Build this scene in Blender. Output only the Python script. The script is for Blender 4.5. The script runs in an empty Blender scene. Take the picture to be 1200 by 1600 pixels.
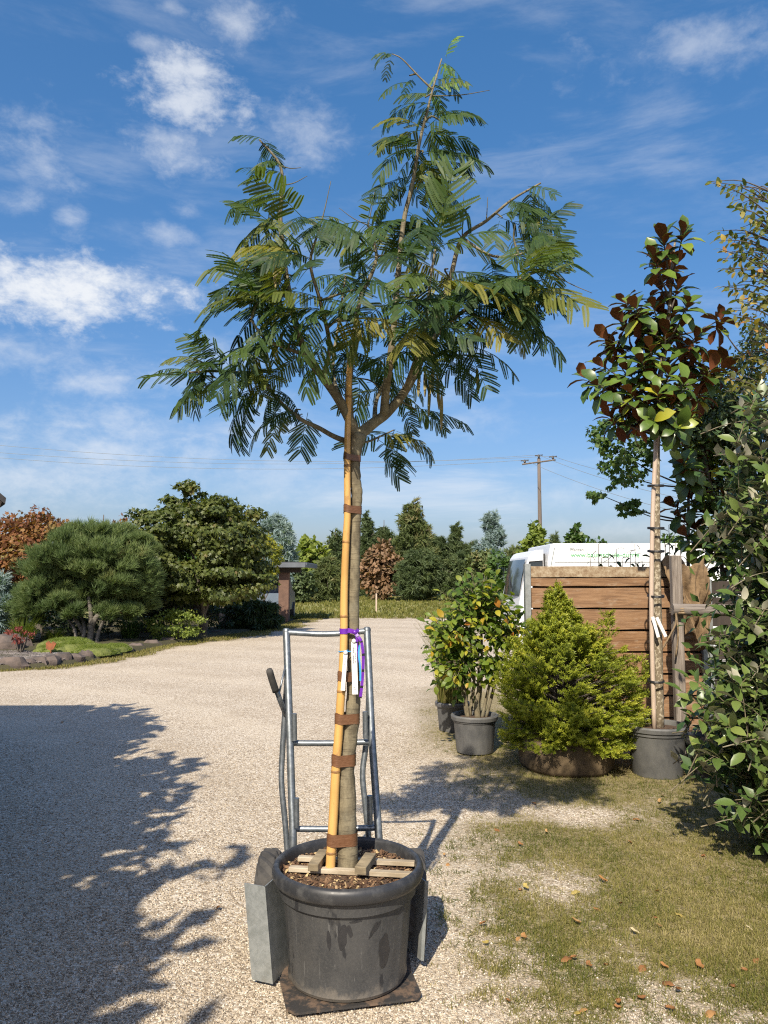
import bpy, math, random
import numpy as np
from mathutils import Vector, Matrix, noise as mnoise
R = math.radians
random.seed(7)
rng = np.random.default_rng(11)
scene = bpy.context.scene
C = scene.collection

# ------------------------------------------------------------------ camera
CAMH, PITCH, F = 1.60, R(4.76), 1200.0
cam_d = bpy.data.cameras.new('camera')
cam_d.sensor_fit = 'HORIZONTAL'; cam_d.sensor_width = 36; cam_d.lens = 36.0
cam_d.clip_start = 0.05; cam_d.clip_end = 3000
cam = bpy.data.objects.new('camera', cam_d); C.objects.link(cam)
cam.location = (0, 0, CAMH); cam.rotation_euler = (math.pi / 2 + PITCH, 0, 0)
scene.camera = cam

# ------------------------------------------------------------------ light
SUN_EL, SUN_AZ = R(42), R(16)          # light travels towards +Y, turned 16 deg to +X
LDIR = Vector((math.sin(SUN_AZ) * math.cos(SUN_EL), math.cos(SUN_AZ) * math.cos(SUN_EL), -math.sin(SUN_EL)))
sun_d = bpy.data.lights.new('sun', 'SUN'); sun_d.energy = 5.0; sun_d.angle = R(0.53); sun_d.color = (1.0, 0.90, 0.745)
sun = bpy.data.objects.new('sun', sun_d); C.objects.link(sun)
sun.rotation_euler = LDIR.to_track_quat('-Z', 'Y').to_euler(); sun.location = (-8, -20, 20)
scene.view_settings.view_transform = 'Standard'
scene.view_settings.look = 'None'
scene.view_settings.exposure = 0.47
scene.view_settings.gamma = 1.0
scene.cycles.max_bounces = 6
scene.cycles.use_denoising = False
scene.cycles.pixel_filter_type = 'BLACKMAN_HARRIS'; scene.cycles.filter_width = 1.15
SKY_STRENGTH = 0.125

def direction(px, py):
    x, u = (px - 600) / F, (800 - py) / F
    return Vector((x, math.cos(PITCH) - math.sin(PITCH) * u, math.sin(PITCH) + math.cos(PITCH) * u)).normalized()
def at(px, py, Y):
    d = direction(px, py); s = Y / d.y
    return Vector((d.x * s, Y, CAMH + d.z * s))
def ground_at(px, py, z=0.0):
    d = direction(px, py); s = (z - CAMH) / d.z
    return Vector((d.x * s, d.y * s, z))
def to_px(p):
    p = np.asarray(p, float)
    y = p[..., 1]; z = p[..., 2] - CAMH
    f = y * math.cos(PITCH) + z * math.sin(PITCH); u = -y * math.sin(PITCH) + z * math.cos(PITCH)
    return 600 + F * p[..., 0] / f, 800 - F * u / f

world = bpy.data.worlds.new('World'); scene.world = world; world.use_nodes = True
def build_world():
    nt = world.node_tree; N = nt.nodes; L = nt.links; N.clear()
    def n(t, **k):
        a = N.new(t)
        for q, v in k.items(): setattr(a, q, v)
        return a
    def val(sock, v):
        if isinstance(v, bpy.types.NodeSocket): L.new(v, sock)
        else: sock.default_value = v
    def m(op, a, b=0.0, c=0.0, clamp=False):
        q = n('ShaderNodeMath', operation=op, use_clamp=clamp)
        val(q.inputs[0], a); val(q.inputs[1], b); val(q.inputs[2], c); return q.outputs[0]
    out = n('ShaderNodeOutputWorld'); bg = n('ShaderNodeBackground'); bg.inputs['Strength'].default_value = SKY_STRENGTH
    sky = n('ShaderNodeTexSky', sky_type='NISHITA'); sky.sun_disc = False
    sky.sun_elevation = SUN_EL; sky.sun_rotation = math.pi + SUN_AZ
    sky.altitude = 200; sky.air_density = 1.0; sky.dust_density = 2.6; sky.ozone_density = 2.4
    tc = n('ShaderNodeTexCoord'); d = tc.outputs['Generated']
    sep = n('ShaderNodeSeparateXYZ'); L.new(d, sep.inputs[0])
    mp = n('ShaderNodeMapping'); mp.inputs['Scale'].default_value = (1, 1, 1.7); L.new(d, mp.inputs[0])
    def noise(scale, detail, rough=0.55, dist=0.0, vec=None):
        q = n('ShaderNodeTexNoise'); q.inputs['Scale'].default_value = scale; q.inputs['Detail'].default_value = detail
        q.inputs['Roughness'].default_value = rough; q.inputs['Distortion'].default_value = dist
        L.new(vec or mp.outputs[0], q.inputs['Vector']); return q.outputs[0]
    n_big = noise(9, 7, 0.6, 0.25); n_fine = noise(30, 7, 0.65, 0.2)
    nz = m('ADD', m('MULTIPLY', m('SUBTRACT', n_big, 0.5), 2.6), m('MULTIPLY', m('SUBTRACT', n_fine, 0.5), 2.4))
    total = None
    # (px, py, half width, half height, opacity)
    for px, py, sx, sy, op in [
        (110, 458, 230, 58, 1.0), (40, 450, 150, 48, 1.0), (190, 445, 150, 36, .9), (255, 475, 80, 36, .45), (300, 135, 85, 58, .75), (268, 238, 62, 42, .62), (370, 40, 58, 48, .6), (242, 70, 40, 22, .5),
        (265, 10, 30, 20, .4), (45, 205, 85, 55, .55), (75, 262, 60, 35, .5), (110, 345, 42, 30, .55), (40, 312, 45, 24, .45), (258, 365, 66, 26, .45), (287, 330, 30, 18, .4),
        (478, 195, 72, 58, .5), (1075, 70, 150, 60, .42), (860, 268, 90, 40, .25), (185, 590, 150, 42, .6), (120, 665, 80, 16, .6),
        (60, 560, 130, 40, .5), (200, 700, 300, 85, .6), (60, 750, 200, 65, .6), (420, 740, 220, 60, .38), (725, 655, 100, 45, .28), (880, 775, 200, 40, .35),
        (630, 790, 160, 24, .3), (350, 550, 90, 50, .35), (760, 330, 70, 60, .15), (1000, 830, 240, 30, .35)]:
        c = direction(px, py); r = Vector((c.y, -c.x, 0)).normalized(); up = r.cross(c)
        def dot(v):
            q = n('ShaderNodeVectorMath', operation='DOT_PRODUCT'); L.new(d, q.inputs[0]); q.inputs[1].default_value = v; return q.outputs['Value']
        u = m('MULTIPLY', dot(r), F / sx); v = m('MULTIPLY', dot(up), F / sy)
        front = m('GREATER_THAN', dot(c), 0.5)
        rr = m('SQRT', m('ADD', m('MULTIPLY', u, u), m('MULTIPLY', v, v)))
        e = m('ADD', m('SUBTRACT', 1.0, rr), m('MULTIPLY', nz, 0.85))
        s = n('ShaderNodeMapRange', interpolation_type='SMOOTHSTEP'); L.new(e, s.inputs[0]); s.inputs[1].default_value = -0.05; s.inputs[2].default_value = 1.15 if py in (458, 450, 135) else 1.7
        k = m('MULTIPLY', m('MULTIPLY', s.outputs[0], op), front)
        total = k if total is None else m('MAXIMUM', total, k)
    # thin scattered wisps over the whole sky
    mp2 = n('ShaderNodeMapping'); mp2.inputs['Scale'].default_value = (1, 1, 4.5); L.new(d, mp2.inputs[0])
    w = noise(3.2, 9, 0.62, 0.4, mp2.outputs[0])
    s = n('ShaderNodeMapRange', interpolation_type='SMOOTHSTEP'); L.new(w, s.inputs[0]); s.inputs[1].default_value = 0.47; s.inputs[2].default_value = 0.80
    low = n('ShaderNodeMapRange', interpolation_type='SMOOTHSTEP'); L.new(sep.outputs[2], low.inputs[0])
    low.inputs[1].default_value = 0.42; low.inputs[2].default_value = 0.05; low.inputs[3].default_value = 0.30; low.inputs[4].default_value = 0.6
    total = m('MAXIMUM', total, m('MULTIPLY', s.outputs[0], low.outputs[0]))
    mix = n('ShaderNodeMix', data_type='RGBA'); L.new(total, mix.inputs[0])
    hsv = n('ShaderNodeHueSaturation'); hsv.inputs['Saturation'].default_value = 1.38; hsv.inputs['Value'].default_value = 1.0
    L.new(sky.outputs[0], hsv.inputs['Color'])
    gm = n('ShaderNodeGamma'); gm.inputs[1].default_value = 0.72; L.new(hsv.outputs[0], gm.inputs[0])
    sc = n('ShaderNodeMix', data_type='RGBA', blend_type='MULTIPLY'); sc.inputs[0].default_value = 1.0; L.new(gm.outputs[0], sc.inputs[6]); sc.inputs[7].default_value = (1.14, 1.19, 1.40, 1)
    L.new(sc.outputs[2], mix.inputs[6]); mix.inputs[7].default_value = (5.0, 5.2, 5.5, 1)
    L.new(mix.outputs[2], bg.inputs['Color']); L.new(bg.outputs[0], out.inputs[0])
build_world()

# ------------------------------------------------------------------ materials
MATS = {}
class NT:
    def __init__(s, name):
        s.m = bpy.data.materials.new(name); s.m.use_nodes = True; s.t = s.m.node_tree; s.t.nodes.clear()
        s.out = s.n('ShaderNodeOutputMaterial')
    def n(s, t, **k):
        a = s.t.nodes.new(t)
        for q, v in k.items(): setattr(a, q, v)
        return a
    def l(s, a, b): s.t.links.new(a, b)
    def put(s, sock, v):
        if isinstance(v, bpy.types.NodeSocket): s.l(v, sock)
        elif isinstance(v, (tuple, list)) and len(v) == 3 and sock.type == 'RGBA': sock.default_value = (*v, 1)
        else: sock.default_value = v
    def noise(s, scale, detail=4, rough=.55, stretch=(1, 1, 1), coord='Object', dist=0.0):
        tc = s.n('ShaderNodeTexCoord'); mp = s.n('ShaderNodeMapping'); mp.inputs['Scale'].default_value = stretch
        s.l(tc.outputs[coord], mp.inputs[0]); q = s.n('ShaderNodeTexNoise'); s.l(mp.outputs[0], q.inputs['Vector'])
        q.inputs['Scale'].default_value = scale; q.inputs['Detail'].default_value = detail; q.inputs['Roughness'].default_value = rough
        q.inputs['Distortion'].default_value = dist
        return q.outputs[0]
    def math(s, op, a, b=0.0, clamp=False):
        q = s.n('ShaderNodeMath', operation=op, use_clamp=clamp); s.put(q.inputs[0], a); s.put(q.inputs[1], b); return q.outputs[0]
    def ramp(s, fac, stops, interp='LINEAR'):
        q = s.n('ShaderNodeValToRGB'); q.color_ramp.interpolation = interp
        e = q.color_ramp.elements
        while len(e) < len(stops): e.new(0.5)
        for a, (p, c) in zip(e, stops): a.position = p; a.color = (*c, 1)
        s.put(q.inputs[0], fac); return q.outputs[0]
    def mix(s, fac, a, b, blend='MIX'):
        q = s.n('ShaderNodeMix', data_type='RGBA', blend_type=blend); s.put(q.inputs[0], fac); s.put(q.inputs[6], a); s.put(q.inputs[7], b); return q.outputs[2]
    def smooth(s, v, lo, hi):
        q = s.n('ShaderNodeMapRange', interpolation_type='SMOOTHSTEP'); s.put(q.inputs[0], v); q.inputs[1].default_value = lo; q.inputs[2].default_value = hi; return q.outputs[0]
    def attr(s, name):
        q = s.n('ShaderNodeAttribute'); q.attribute_name = name; return q.outputs['Fac']
    def bump(s, h, strength=.3, dist=.01):
        q = s.n('ShaderNodeBump'); q.inputs['Strength'].default_value = strength; q.inputs['Distance'].default_value = dist; s.put(q.inputs['Height'], h); return q.outputs[0]
    def bsdf(s, color, rough=.6, metal=0.0, normal=None, spec=.5, coat=0.0):
        q = s.n('ShaderNodeBsdfPrincipled'); s.put(q.inputs['Base Color'], color); s.put(q.inputs['Roughness'], rough); s.put(q.inputs['Metallic'], metal)
        s.put(q.inputs['Specular IOR Level'], spec); s.put(q.inputs['Coat Weight'], coat)
        if normal is not None: s.l(normal, q.inputs['Normal'])
        return q.outputs[0]
    def done(s, sh):
        s.l(sh, s.out.inputs[0]); MATS[s.m.name] = s.m; return s.m

def simple(name, c1, c2=None, scale=8, rough=.6, metal=0.0, bump=.2, bdist=.004, stretch=(1, 1, 1), detail=5, lo=.3, hi=.7, spec=.5):
    t = NT(name); v = t.noise(scale, detail, .6, stretch)
    col = t.mix(t.smooth(v, lo, hi), c1, c2 or tuple(x * .8 for x in c1))
    return t.done(t.bsdf(col, rough, metal, t.bump(v, bump, bdist), spec))
def leafmat(name, stops, rough=.45, trans=.28, spec=.5, per='attr', tint=(1.5, 1.7, .5), blotch=None):
    t = NT(name)
    r = t.attr('rnd') if per == 'attr' else t.n('ShaderNodeObjectInfo').outputs['Random']
    col = t.ramp(r, stops)
    v = t.noise(40, 3)
    col = t.mix(t.math('MULTIPLY', t.smooth(v, .4, .75), .35), col, tuple(min(1, c * 1.6) for c in stops[len(stops) // 2][1]))
    if blotch: col = t.mix(t.smooth(t.noise(blotch[0], 2), .55, .68), col, blotch[1])
    p = t.bsdf(col, rough, 0, None, spec)
    tr = t.n('ShaderNodeBsdfTranslucent'); t.l(t.mix(1.0, col, tint, 'MULTIPLY'), tr.inputs[0])
    ms = t.n('ShaderNodeMixShader'); ms.inputs[0].default_value = trans; t.l(p, ms.inputs[1]); t.l(tr.outputs[0], ms.inputs[2])
    return t.done(ms.outputs[0])

def make_materials():
    # gravel
    t = NT('gravel'); tc = t.n('ShaderNodeTexCoord')
    vo = t.n('ShaderNodeTexVoronoi'); vo.inputs['Scale'].default_value = 95; t.l(tc.outputs['Object'], vo.inputs['Vector'])
    sp = t.n('ShaderNodeSeparateColor'); t.l(vo.outputs['Color'], sp.inputs[0])
    col = t.ramp(sp.outputs[0], [(0, (.20, .155, .11)), (.25, (.37, .30, .22)), (.55, (.52, .44, .33)), (.8, (.62, .54, .43)), (1, (.76, .71, .62))])
    big = t.noise(.9, 6, .6); mid = t.noise(7, 4)
    col = t.mix(t.math('MULTIPLY', t.smooth(big, .42, .68), .30), col, (.33, .26, .18))
    col = t.mix(t.math('MULTIPLY', t.smooth(mid, .5, .75), .25), col, (.55, .48, .38))
    ln = t.n('ShaderNodeVectorMath', operation='DISTANCE'); t.l(tc.outputs['Object'], ln.inputs[0]); ln.inputs[1].default_value = (-9.0, 3.0, 0)
    trk = t.math('ADD', t.math('SINE', t.math('ADD', t.math('MULTIPLY', ln.outputs['Value'], 3.4), t.math('MULTIPLY', big, 3.0))), t.math('MULTIPLY', mid, 1.2))
    col = t.mix(t.math('MULTIPLY', t.smooth(trk, .9, 1.6), .22), col, (.62, .54, .42)); col = t.mix(t.math('MULTIPLY', t.smooth(trk, .1, -.7), .22), col, (.30, .24, .17))
    col = t.mix(t.math('MULTIPLY', t.smooth(t.attr('grass'), .02, .4), .5), col, t.ramp(t.noise(20, 6, .7), [(.35, (.14, .11, .06)), (.65, (.34, .28, .18))]))
    g = t.attr('grass'); fn = t.noise(30, 5, .65)
    gm = t.smooth(t.math('ADD', g, t.math('MULTIPLY', t.math('SUBTRACT', fn, .5), 2.0)), .30, .75)
    gcol = t.ramp(t.noise(14, 6, .7), [(.3, (.12, .095, .04)), (.5, (.21, .17, .07)), (.7, (.30, .25, .12))])
    col = t.mix(t.math('MULTIPLY', gm, .8), col, gcol)
    h = t.math('SUBTRACT', 1.0, vo.outputs['Distance'])
    t.done(t.bsdf(col, .85, 0, t.bump(t.math('ADD', t.math('MULTIPLY', h, .8), t.math('MULTIPLY', mid, .6)), .75, .008), .3))
    # meadow
    t = NT('meadow'); a = t.noise(.25, 6, .65); b = t.noise(3, 6, .7)
    col = t.ramp(b, [(.3, (.12, .135, .035)), (.5, (.20, .21, .065)), (.68, (.33, .30, .13))])
    col = t.mix(t.smooth(a, .42, .62), col, (.29, .26, .11))
    t.done(t.bsdf(col, .9, 0, t.bump(b, .6, .06), .2))
    simple('bed_soil', (.05, .042, .022), (.085, .08, .035), 60, .9, bump=.8, bdist=.02)
    t = NT('stone_chip')
    col = t.ramp(t.attr('rnd'), [(0, (.16, .13, .10)), (.25, (.32, .26, .19)), (.55, (.46, .39, .30)), (.8, (.55, .48, .38)), (1, (.66, .60, .51))])
    t.done(t.bsdf(col, .85, 0, None, .2))
    simple('mulch_chip', (.10, .085, .075), (.24, .21, .19), 3, .9)
    t = NT('grass_blade'); col = t.ramp(t.attr('rnd'), [(0, (.09, .11, .02)), (.35, (.19, .185, .045)), (.65, (.29, .25, .085)), (1, (.45, .38, .19))])
    p = t.bsdf(col, .6, 0, None, .25); tr = t.n('ShaderNodeBsdfTranslucent'); t.l(col, tr.inputs[0]); ms = t.n('ShaderNodeMixShader'); ms.inputs[0].default_value = .3
    t.l(p, ms.inputs[1]); t.l(tr.outputs[0], ms.inputs[2]); t.done(ms.outputs[0])
    # barks and woods
    simple('bark_dark', (.07, .055, .045), (.14, .12, .10), 14, .9, bump=.8, bdist=.02, stretch=(1, 1, .3))
    simple('bark_grey', (.20, .18, .155), (.09, .08, .07), 20, .9, bump=.6, bdist=.01)
    t = NT('bark_mimosa'); v = t.noise(30, 6, .65, (1, 1, .5)); w = t.noise(60, 4, .6, (.25, .25, 2.2)); u = t.noise(6, 3)
    col = t.mix(t.smooth(v, .35, .65), (.12, .10, .065), (.23, .195, .125)); col = t.mix(t.math('MULTIPLY', t.smooth(w, .56, .66), .65), col, (.075, .06, .04)); col = t.mix(t.math('MULTIPLY', t.smooth(u, .5, .7), .45), col, (.26, .245, .18))
    t.done(t.bsdf(col, .8, 0, t.bump(t.math('ADD', v, w), .5, .004), .3))
    t = NT('bark_magnolia'); v = t.noise(55, 4, .6, (1, 1, .6)); w = t.noise(9, 3)
    col = t.mix(t.smooth(v, .5, .62), (.17, .135, .09), (.50, .44, .33)); col = t.mix(t.math('MULTIPLY', w, .4), col, (.25, .2, .13))
    t.done(t.bsdf(col, .85, 0, t.bump(v, .4, .004), .3))
    t = NT('bamboo'); v = t.noise(60, 4, .6, (1, 1, .06)); w = t.noise(7, 3)
    col = t.mix(v, (.56, .30, .075), (.72, .45, .17)); col = t.mix(t.math('MULTIPLY', t.smooth(w, .45, .7), .5), col, (.42, .23, .07)); col = t.mix(t.math('MULTIPLY', t.smooth(t.noise(35, 5, .7, (1, 1, .35)), .58, .68), .6), col, (.30, .17, .07))
    t.done(t.bsdf(col, .32, 0, t.bump(v, .08, .002), .5))
    simple('bamboo_node', (.40, .22, .07), (.20, .10, .04), 40, .6)
    t = NT('bark_stake'); v = t.noise(70, 4, .6, (1, 1, .1)); t.done(t.bsdf(t.mix(v, (.62, .50, .40), (.36, .27, .20)), .7, 0, t.bump(v, .2, .003)))
    t = NT('fence_wood')
    oi = t.n('ShaderNodeObjectInfo').outputs['Random']
    tc = t.n('ShaderNodeTexCoord'); mp = t.n('ShaderNodeMapping'); mp.inputs['Scale'].default_value = (1.1, 3, 16); t.l(tc.outputs['Object'], mp.inputs[0])
    cx = t.n('ShaderNodeCombineXYZ'); t.l(t.math('MULTIPLY', oi, 37.0), cx.inputs[0]); t.l(t.math('MULTIPLY', oi, 91.0), cx.inputs[2]); t.l(cx.outputs[0], mp.inputs['Location'])
    q = t.n('ShaderNodeTexNoise'); t.l(mp.outputs[0], q.inputs['Vector']); q.inputs['Scale'].default_value = 2.2; q.inputs['Detail'].default_value = 8; q.inputs['Roughness'].default_value = .62; q.inputs['Distortion'].default_value = 1.3
    v = q.outputs[0]
    rings = t.math('ABSOLUTE', t.math('SINE', t.math('MULTIPLY', v, 46.0)))
    col = t.ramp(v, [(.28, (.10, .05, .024)), (.45, (.215, .115, .055)), (.58, (.30, .17, .085)), (.75, (.38, .245, .145))])
    col = t.mix(t.math('MULTIPLY', t.math('POWER', rings, 3.0), .35), col, (.12, .06, .03))
    wz = t.noise(5, 6, .7, (1, 1, 3)); col = t.mix(t.math('MULTIPLY', t.smooth(wz, .52, .72), .6), col, (.44, .36, .27))
    col = t.mix(t.math('MULTIPLY', oi, .25), col, (.33, .22, .14))
    t.done(t.bsdf(col, .8, 0, t.bump(v, .5, .006), .3))
    t = NT('lichen_wood'); v = t.noise(26, 7, .75); w = t.noise(3, 5, .6, (1, 1, 12))
    col = t.ramp(v, [(.35, (.20, .13, .075)), (.5, (.33, .25, .16)), (.62, (.45, .38, .27))]); t.done(t.bsdf(t.mix(t.math('MULTIPLY', w, .3), col, (.2, .12, .06)), .9, 0, t.bump(v, .5, .006)))
    t = NT('grey_wood'); v = t.noise(10, 7, .65, (5, 5, .35), dist=.6)
    t.done(t.bsdf(t.ramp(v, [(.3, (.10, .08, .065)), (.5, (.215, .18, .15)), (.7, (.34, .295, .25))]), .85, 0, t.bump(v, .6, .006)))
    t = NT('grey_wood_rail'); v = t.noise(10, 7, .65, (.35, 5, 5), dist=.6)
    t.done(t.bsdf(t.ramp(v, [(.3, (.09, .075, .065)), (.5, (.20, .17, .145)), (.7, (.30, .265, .23))]), .85, 0, t.bump(v, .6, .006)))
    simple('batten_wood', (.52, .45, .34), (.30, .24, .16), 25, .8, stretch=(.3, 1, 1))
    simple('block_wood', (.36, .29, .18), (.17, .135, .085), 30, .85, stretch=(1, .3, 1))
    simple('rust', (.32, .10, .035), (.18, .07, .03), 20, .8)
    # metals, plastics
    t = NT('galvanised'); v = t.noise(45, 5, .65); w = t.noise(6, 4)
    col = t.mix(t.smooth(v, .4, .65), (.20, .225, .245), (.30, .325, .345)); col = t.mix(t.math('MULTIPLY', t.smooth(w, .5, .75), .5), col, (.15, .16, .165))
    t.done(t.bsdf(col, t.math('ADD', t.math('MULTIPLY', w, .3), .28), .75, t.bump(v, .06, .002)))
    t = NT('galvanised_plate'); v = t.noise(30, 6, .7); w = t.noise(5, 5, .6)
    col = t.mix(t.smooth(v, .35, .65), (.27, .29, .285), (.37, .39, .385)); col = t.mix(t.math('MULTIPLY', t.smooth(w, .52, .7), .6), col, (.22, .20, .165))
    t.done(t.bsdf(col, .5, .45, t.bump(v, .08, .002)))
    t = NT('base_steel'); v = t.noise(18, 6, .65); t.done(t.bsdf(t.mix(t.smooth(v, .45, .62), (.055, .052, .05), (.20, .14, .10)), .55, .3, t.bump(v, .2, .003)))
    simple('rubber', (.035, .034, .033), (.075, .07, .065), 14, .85)
    t = NT('pot_plastic'); v = t.noise(9, 6, .6, (1, 1, .5)); w = t.noise(4, 4, .6, (2.2, 2.2, .7)); f = t.noise(120, 3)
    tc = t.n('ShaderNodeTexCoord'); sx = t.n('ShaderNodeSeparateXYZ'); t.l(tc.outputs['Object'], sx.inputs[0])
    col = t.mix(t.smooth(v, .3, .7), (.036, .038, .041), (.060, .060, .060)); col = t.mix(t.math('MULTIPLY', t.smooth(f, .4, .7), .35), col, (.085, .084, .08))
    col = t.mix(t.smooth(w, .60, .63), col, (.022, .023, .026))
    col = t.mix(t.math('MULTIPLY', t.smooth(t.noise(26, 5, .7, (3, 3, .18), dist=.4), .62, .68), .55), col, (.15, .15, .145)); col = t.mix(t.math('MULTIPLY', t.smooth(t.noise(5, 6, .7), .5, .68), .4), col, (.12, .112, .10))
    # splash mud that thins out above the base
    mud = t.math('SUBTRACT', t.math('ADD', t.noise(22, 6, .7), t.noise(7, 3)), t.math('MULTIPLY', sx.outputs[2], 7.0))
    col = t.mix(t.math('MULTIPLY', t.smooth(mud, .45, .8), .75), col, (.16, .142, .12))
    t.done(t.bsdf(col, t.math('ADD', t.math('MULTIPLY', v, .3), .36), 0, t.bump(f, .06, .002), .45))
    t = NT('pot_lip'); v = t.noise(14, 6, .65); t.done(t.bsdf(t.mix(t.smooth(v, .45, .75), (.030, .031, .034), (.075, .075, .075)), t.math('ADD', t.math('MULTIPLY', t.noise(20, 5, .7), .5), .18), 0, t.bump(v, .08, .003)))
    simple('pot_smudge', (.020, .021, .024), (.03, .03, .033), 30, .35)
    t = NT('pot_grey'); v = t.noise(6, 6, .65, (1, 1, .6)); f = t.noise(90, 3); col = t.mix(t.smooth(v, .3, .7), (.055, .058, .062), (.135, .135, .13)); t.done(t.bsdf(t.mix(t.math('MULTIPLY', f, .3), col, (.16, .155, .145)), .6, 0, t.bump(v, .1, .004)))
    simple('pot_black', (.022, .023, .026), (.05, .05, .05), 8, .5)
    simple('rootball_cloth', (.14, .10, .055), (.085, .06, .035), 9, .95, bump=.6, bdist=.02)
    simple('soil', (.055, .032, .02), (.12, .075, .045), 45, .95, bump=.9, bdist=.015)
    t = NT('bark_chips'); t.done(t.bsdf(t.ramp(t.attr('rnd'), [(0, (.045, .022, .012)), (.55, (.13, .07, .035)), (.85, (.26, .16, .085)), (1, (.58, .44, .22))]), .85))
    simple('tape_brown', (.135, .062, .03), (.19, .095, .05), 50, .32, bump=.3, bdist=.003, stretch=(1, 1, 4))
    simple('ribbon_purple', (.17, .03, .42), (.13, .02, .33), 40, .4)
    simple('ribbon_black', (.01, .008, .015), (.02, .015, .03), 40, .5)
    simple('ribbon_blue', (.05, .38, .75), (.04, .3, .65), 40, .4)
    simple('tag_white', (.80, .80, .78), (.74, .74, .73), 30, .5, bump=.02)
    simple('tag_print', (.12, .12, .13), (.2, .2, .2), 30, .6)
    simple('twine', (.30, .22, .13), (.16, .11, .065), 40, .95)
    simple('burlap', (.24, .16, .085), (.13, .085, .045), 12, .95, bump=.9, bdist=.02)
    simple('cable_black', (.012, .012, .013), (.02, .02, .02), 20, .5)
    # vehicles and buildings
    simple('van_white', (.80, .81, .82), (.74, .75, .76), 2.5, .3, bump=0.0)
    simple('glass_dark', (.035, .045, .055), (.05, .06, .07), 2, .08, bump=0.0, spec=.8)
    simple('trim_black', (.02, .02, .022), (.035, .035, .035), 20, .6)
    simple('letter_green', (.10, .42, .16), (.10, .40, .15), 3, .5, bump=0)
    simple('letter_grey', (.26, .29, .28), (.26, .29, .28), 3, .5, bump=0)
    simple('car_paint', (.16, .20, .26), (.13, .17, .22), 2, .25, bump=0)
    simple('tail_red', (.62, .02, .015), (.5, .015, .01), 5, .25, bump=0)
    simple('hub_silver', (.5, .5, .5), (.4, .4, .4), 5, .35, .6)
    simple('post_brown', (.17, .10, .07), (.12, .07, .05), 6, .85)
    simple('shed_wood', (.035, .027, .022), (.06, .045, .035), 4, .85, stretch=(4, 4, .4))
    simple('roof_dark', (.028, .028, .032), (.05, .048, .048), 6, .8)
    simple('fascia', (.13, .145, .165), (.10, .11, .125), 3, .5)
    simple('pole_wood', (.17, .135, .11), (.11, .09, .075), 3, .85, stretch=(1, 1, .2))
    simple('insulator', (.05, .045, .045), (.09, .08, .08), 10, .35)
    simple('wire', (.22, .25, .28), (.2, .22, .25), 3, .6)
    simple('rock', (.145, .112, .095), (.075, .062, .056), 5, .9, bump=.8, bdist=.04)
    simple('rock_pale', (.45, .43, .40), (.3, .28, .25), 5, .9)
    simple('moss', (.10, .125, .025), (.17, .185, .05), 9, .95, bump=.9, bdist=.05)
    simple('pod_tan', (.33, .25, .10), (.16, .16, .05), 20, .6)
    # foliage
    leafmat('mimosa_leaf', [(0, (.030, .060, .027)), (.4, (.046, .090, .030)), (.72, (.078, .125, .032)), (.92, (.15, .17, .036)), (1, (.27, .24, .055))], .5, .40, .3, 'obj', (1.6, 1.7, .6))
    leafmat('mimosa_fresh', [(0, (.17, .27, .05)), (1, (.24, .33, .07))], .5, .4, .3, 'obj')
    simple('twig_green', (.13, .11, .05), (.09, .08, .035), 30, .7)
    leafmat('magnolia_top', [(0, (.035, .075, .015)), (.5, (.075, .13, .022)), (.9, (.13, .20, .03)), (.97, (.30, .33, .03)), (1, (.38, .34, .03))], .34, .18, .5, 'obj')
    leafmat('magnolia_top_mass', [(0, (.035, .075, .015)), (.5, (.075, .13, .022)), (.9, (.13, .20, .03)), (.97, (.30, .33, .03)), (1, (.38, .34, .03))], .34, .18, .5, 'attr')
    leafmat('magnolia_under', [(0, (.11, .040, .019)), (.5, (.18, .060, .026)), (1, (.26, .095, .04))], .7, .12, .2, 'obj', (1.4, .7, .3))
    leafmat('magnolia_under_mass', [(0, (.11, .040, .019)), (.5, (.18, .060, .026)), (1, (.26, .095, .04))], .7, .12, .2, 'attr', (1.4, .7, .3))
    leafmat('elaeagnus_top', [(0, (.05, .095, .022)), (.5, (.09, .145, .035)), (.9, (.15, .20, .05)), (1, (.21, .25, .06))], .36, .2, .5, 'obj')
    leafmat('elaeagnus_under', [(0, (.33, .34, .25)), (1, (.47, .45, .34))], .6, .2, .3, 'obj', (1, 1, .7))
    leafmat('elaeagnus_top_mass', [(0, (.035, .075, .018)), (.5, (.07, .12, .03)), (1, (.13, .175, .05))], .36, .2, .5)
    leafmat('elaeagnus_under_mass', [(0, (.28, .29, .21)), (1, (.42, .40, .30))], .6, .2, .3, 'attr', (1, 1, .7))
    leafmat('potted_leaf', [(0, (.05, .10, .018)), (.45, (.11, .19, .028)), (.72, (.26, .30, .035)), (.9, (.38, .34, .035)), (.96, (.42, .24, .03)), (1, (.42, .13, .03))], .45, .35, .4, 'obj')
    leafmat('potted_leaf_mass', [(0, (.04, .08, .016)), (.6, (.09, .15, .025)), (1, (.2, .22, .03))], .5, .3, .3)
    leafmat('autumn_leaf', [(0, (.05, .075, .02)), (.45, (.11, .13, .03)), (.75, (.24, .19, .05)), (.92, (.42, .30, .06)), (1, (.38, .12, .05))], .5, .35, .4, 'obj')
    leafmat('autumn_leaf_mass', [(0, (.07, .10, .025)), (.5, (.13, .15, .035)), (1, (.28, .22, .06))], .5, .3, .3)
    leafmat('maple_green', [(0, (.038, .058, .014)), (.5, (.072, .095, .022)), (.85, (.12, .135, .03)), (1, (.16, .10, .035))], .5, .25, .4)
    leafmat('maple_yellow', [(0, (.13, .16, .025)), (.6, (.26, .26, .035)), (1, (.34, .27, .03))], .5, .3, .3)
    leafmat('maple_red', [(0, (.12, .045, .03)), (.4, (.19, .075, .04)), (.7, (.25, .125, .045)), (1, (.20, .17, .05))], .55, .3, .3)
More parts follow.
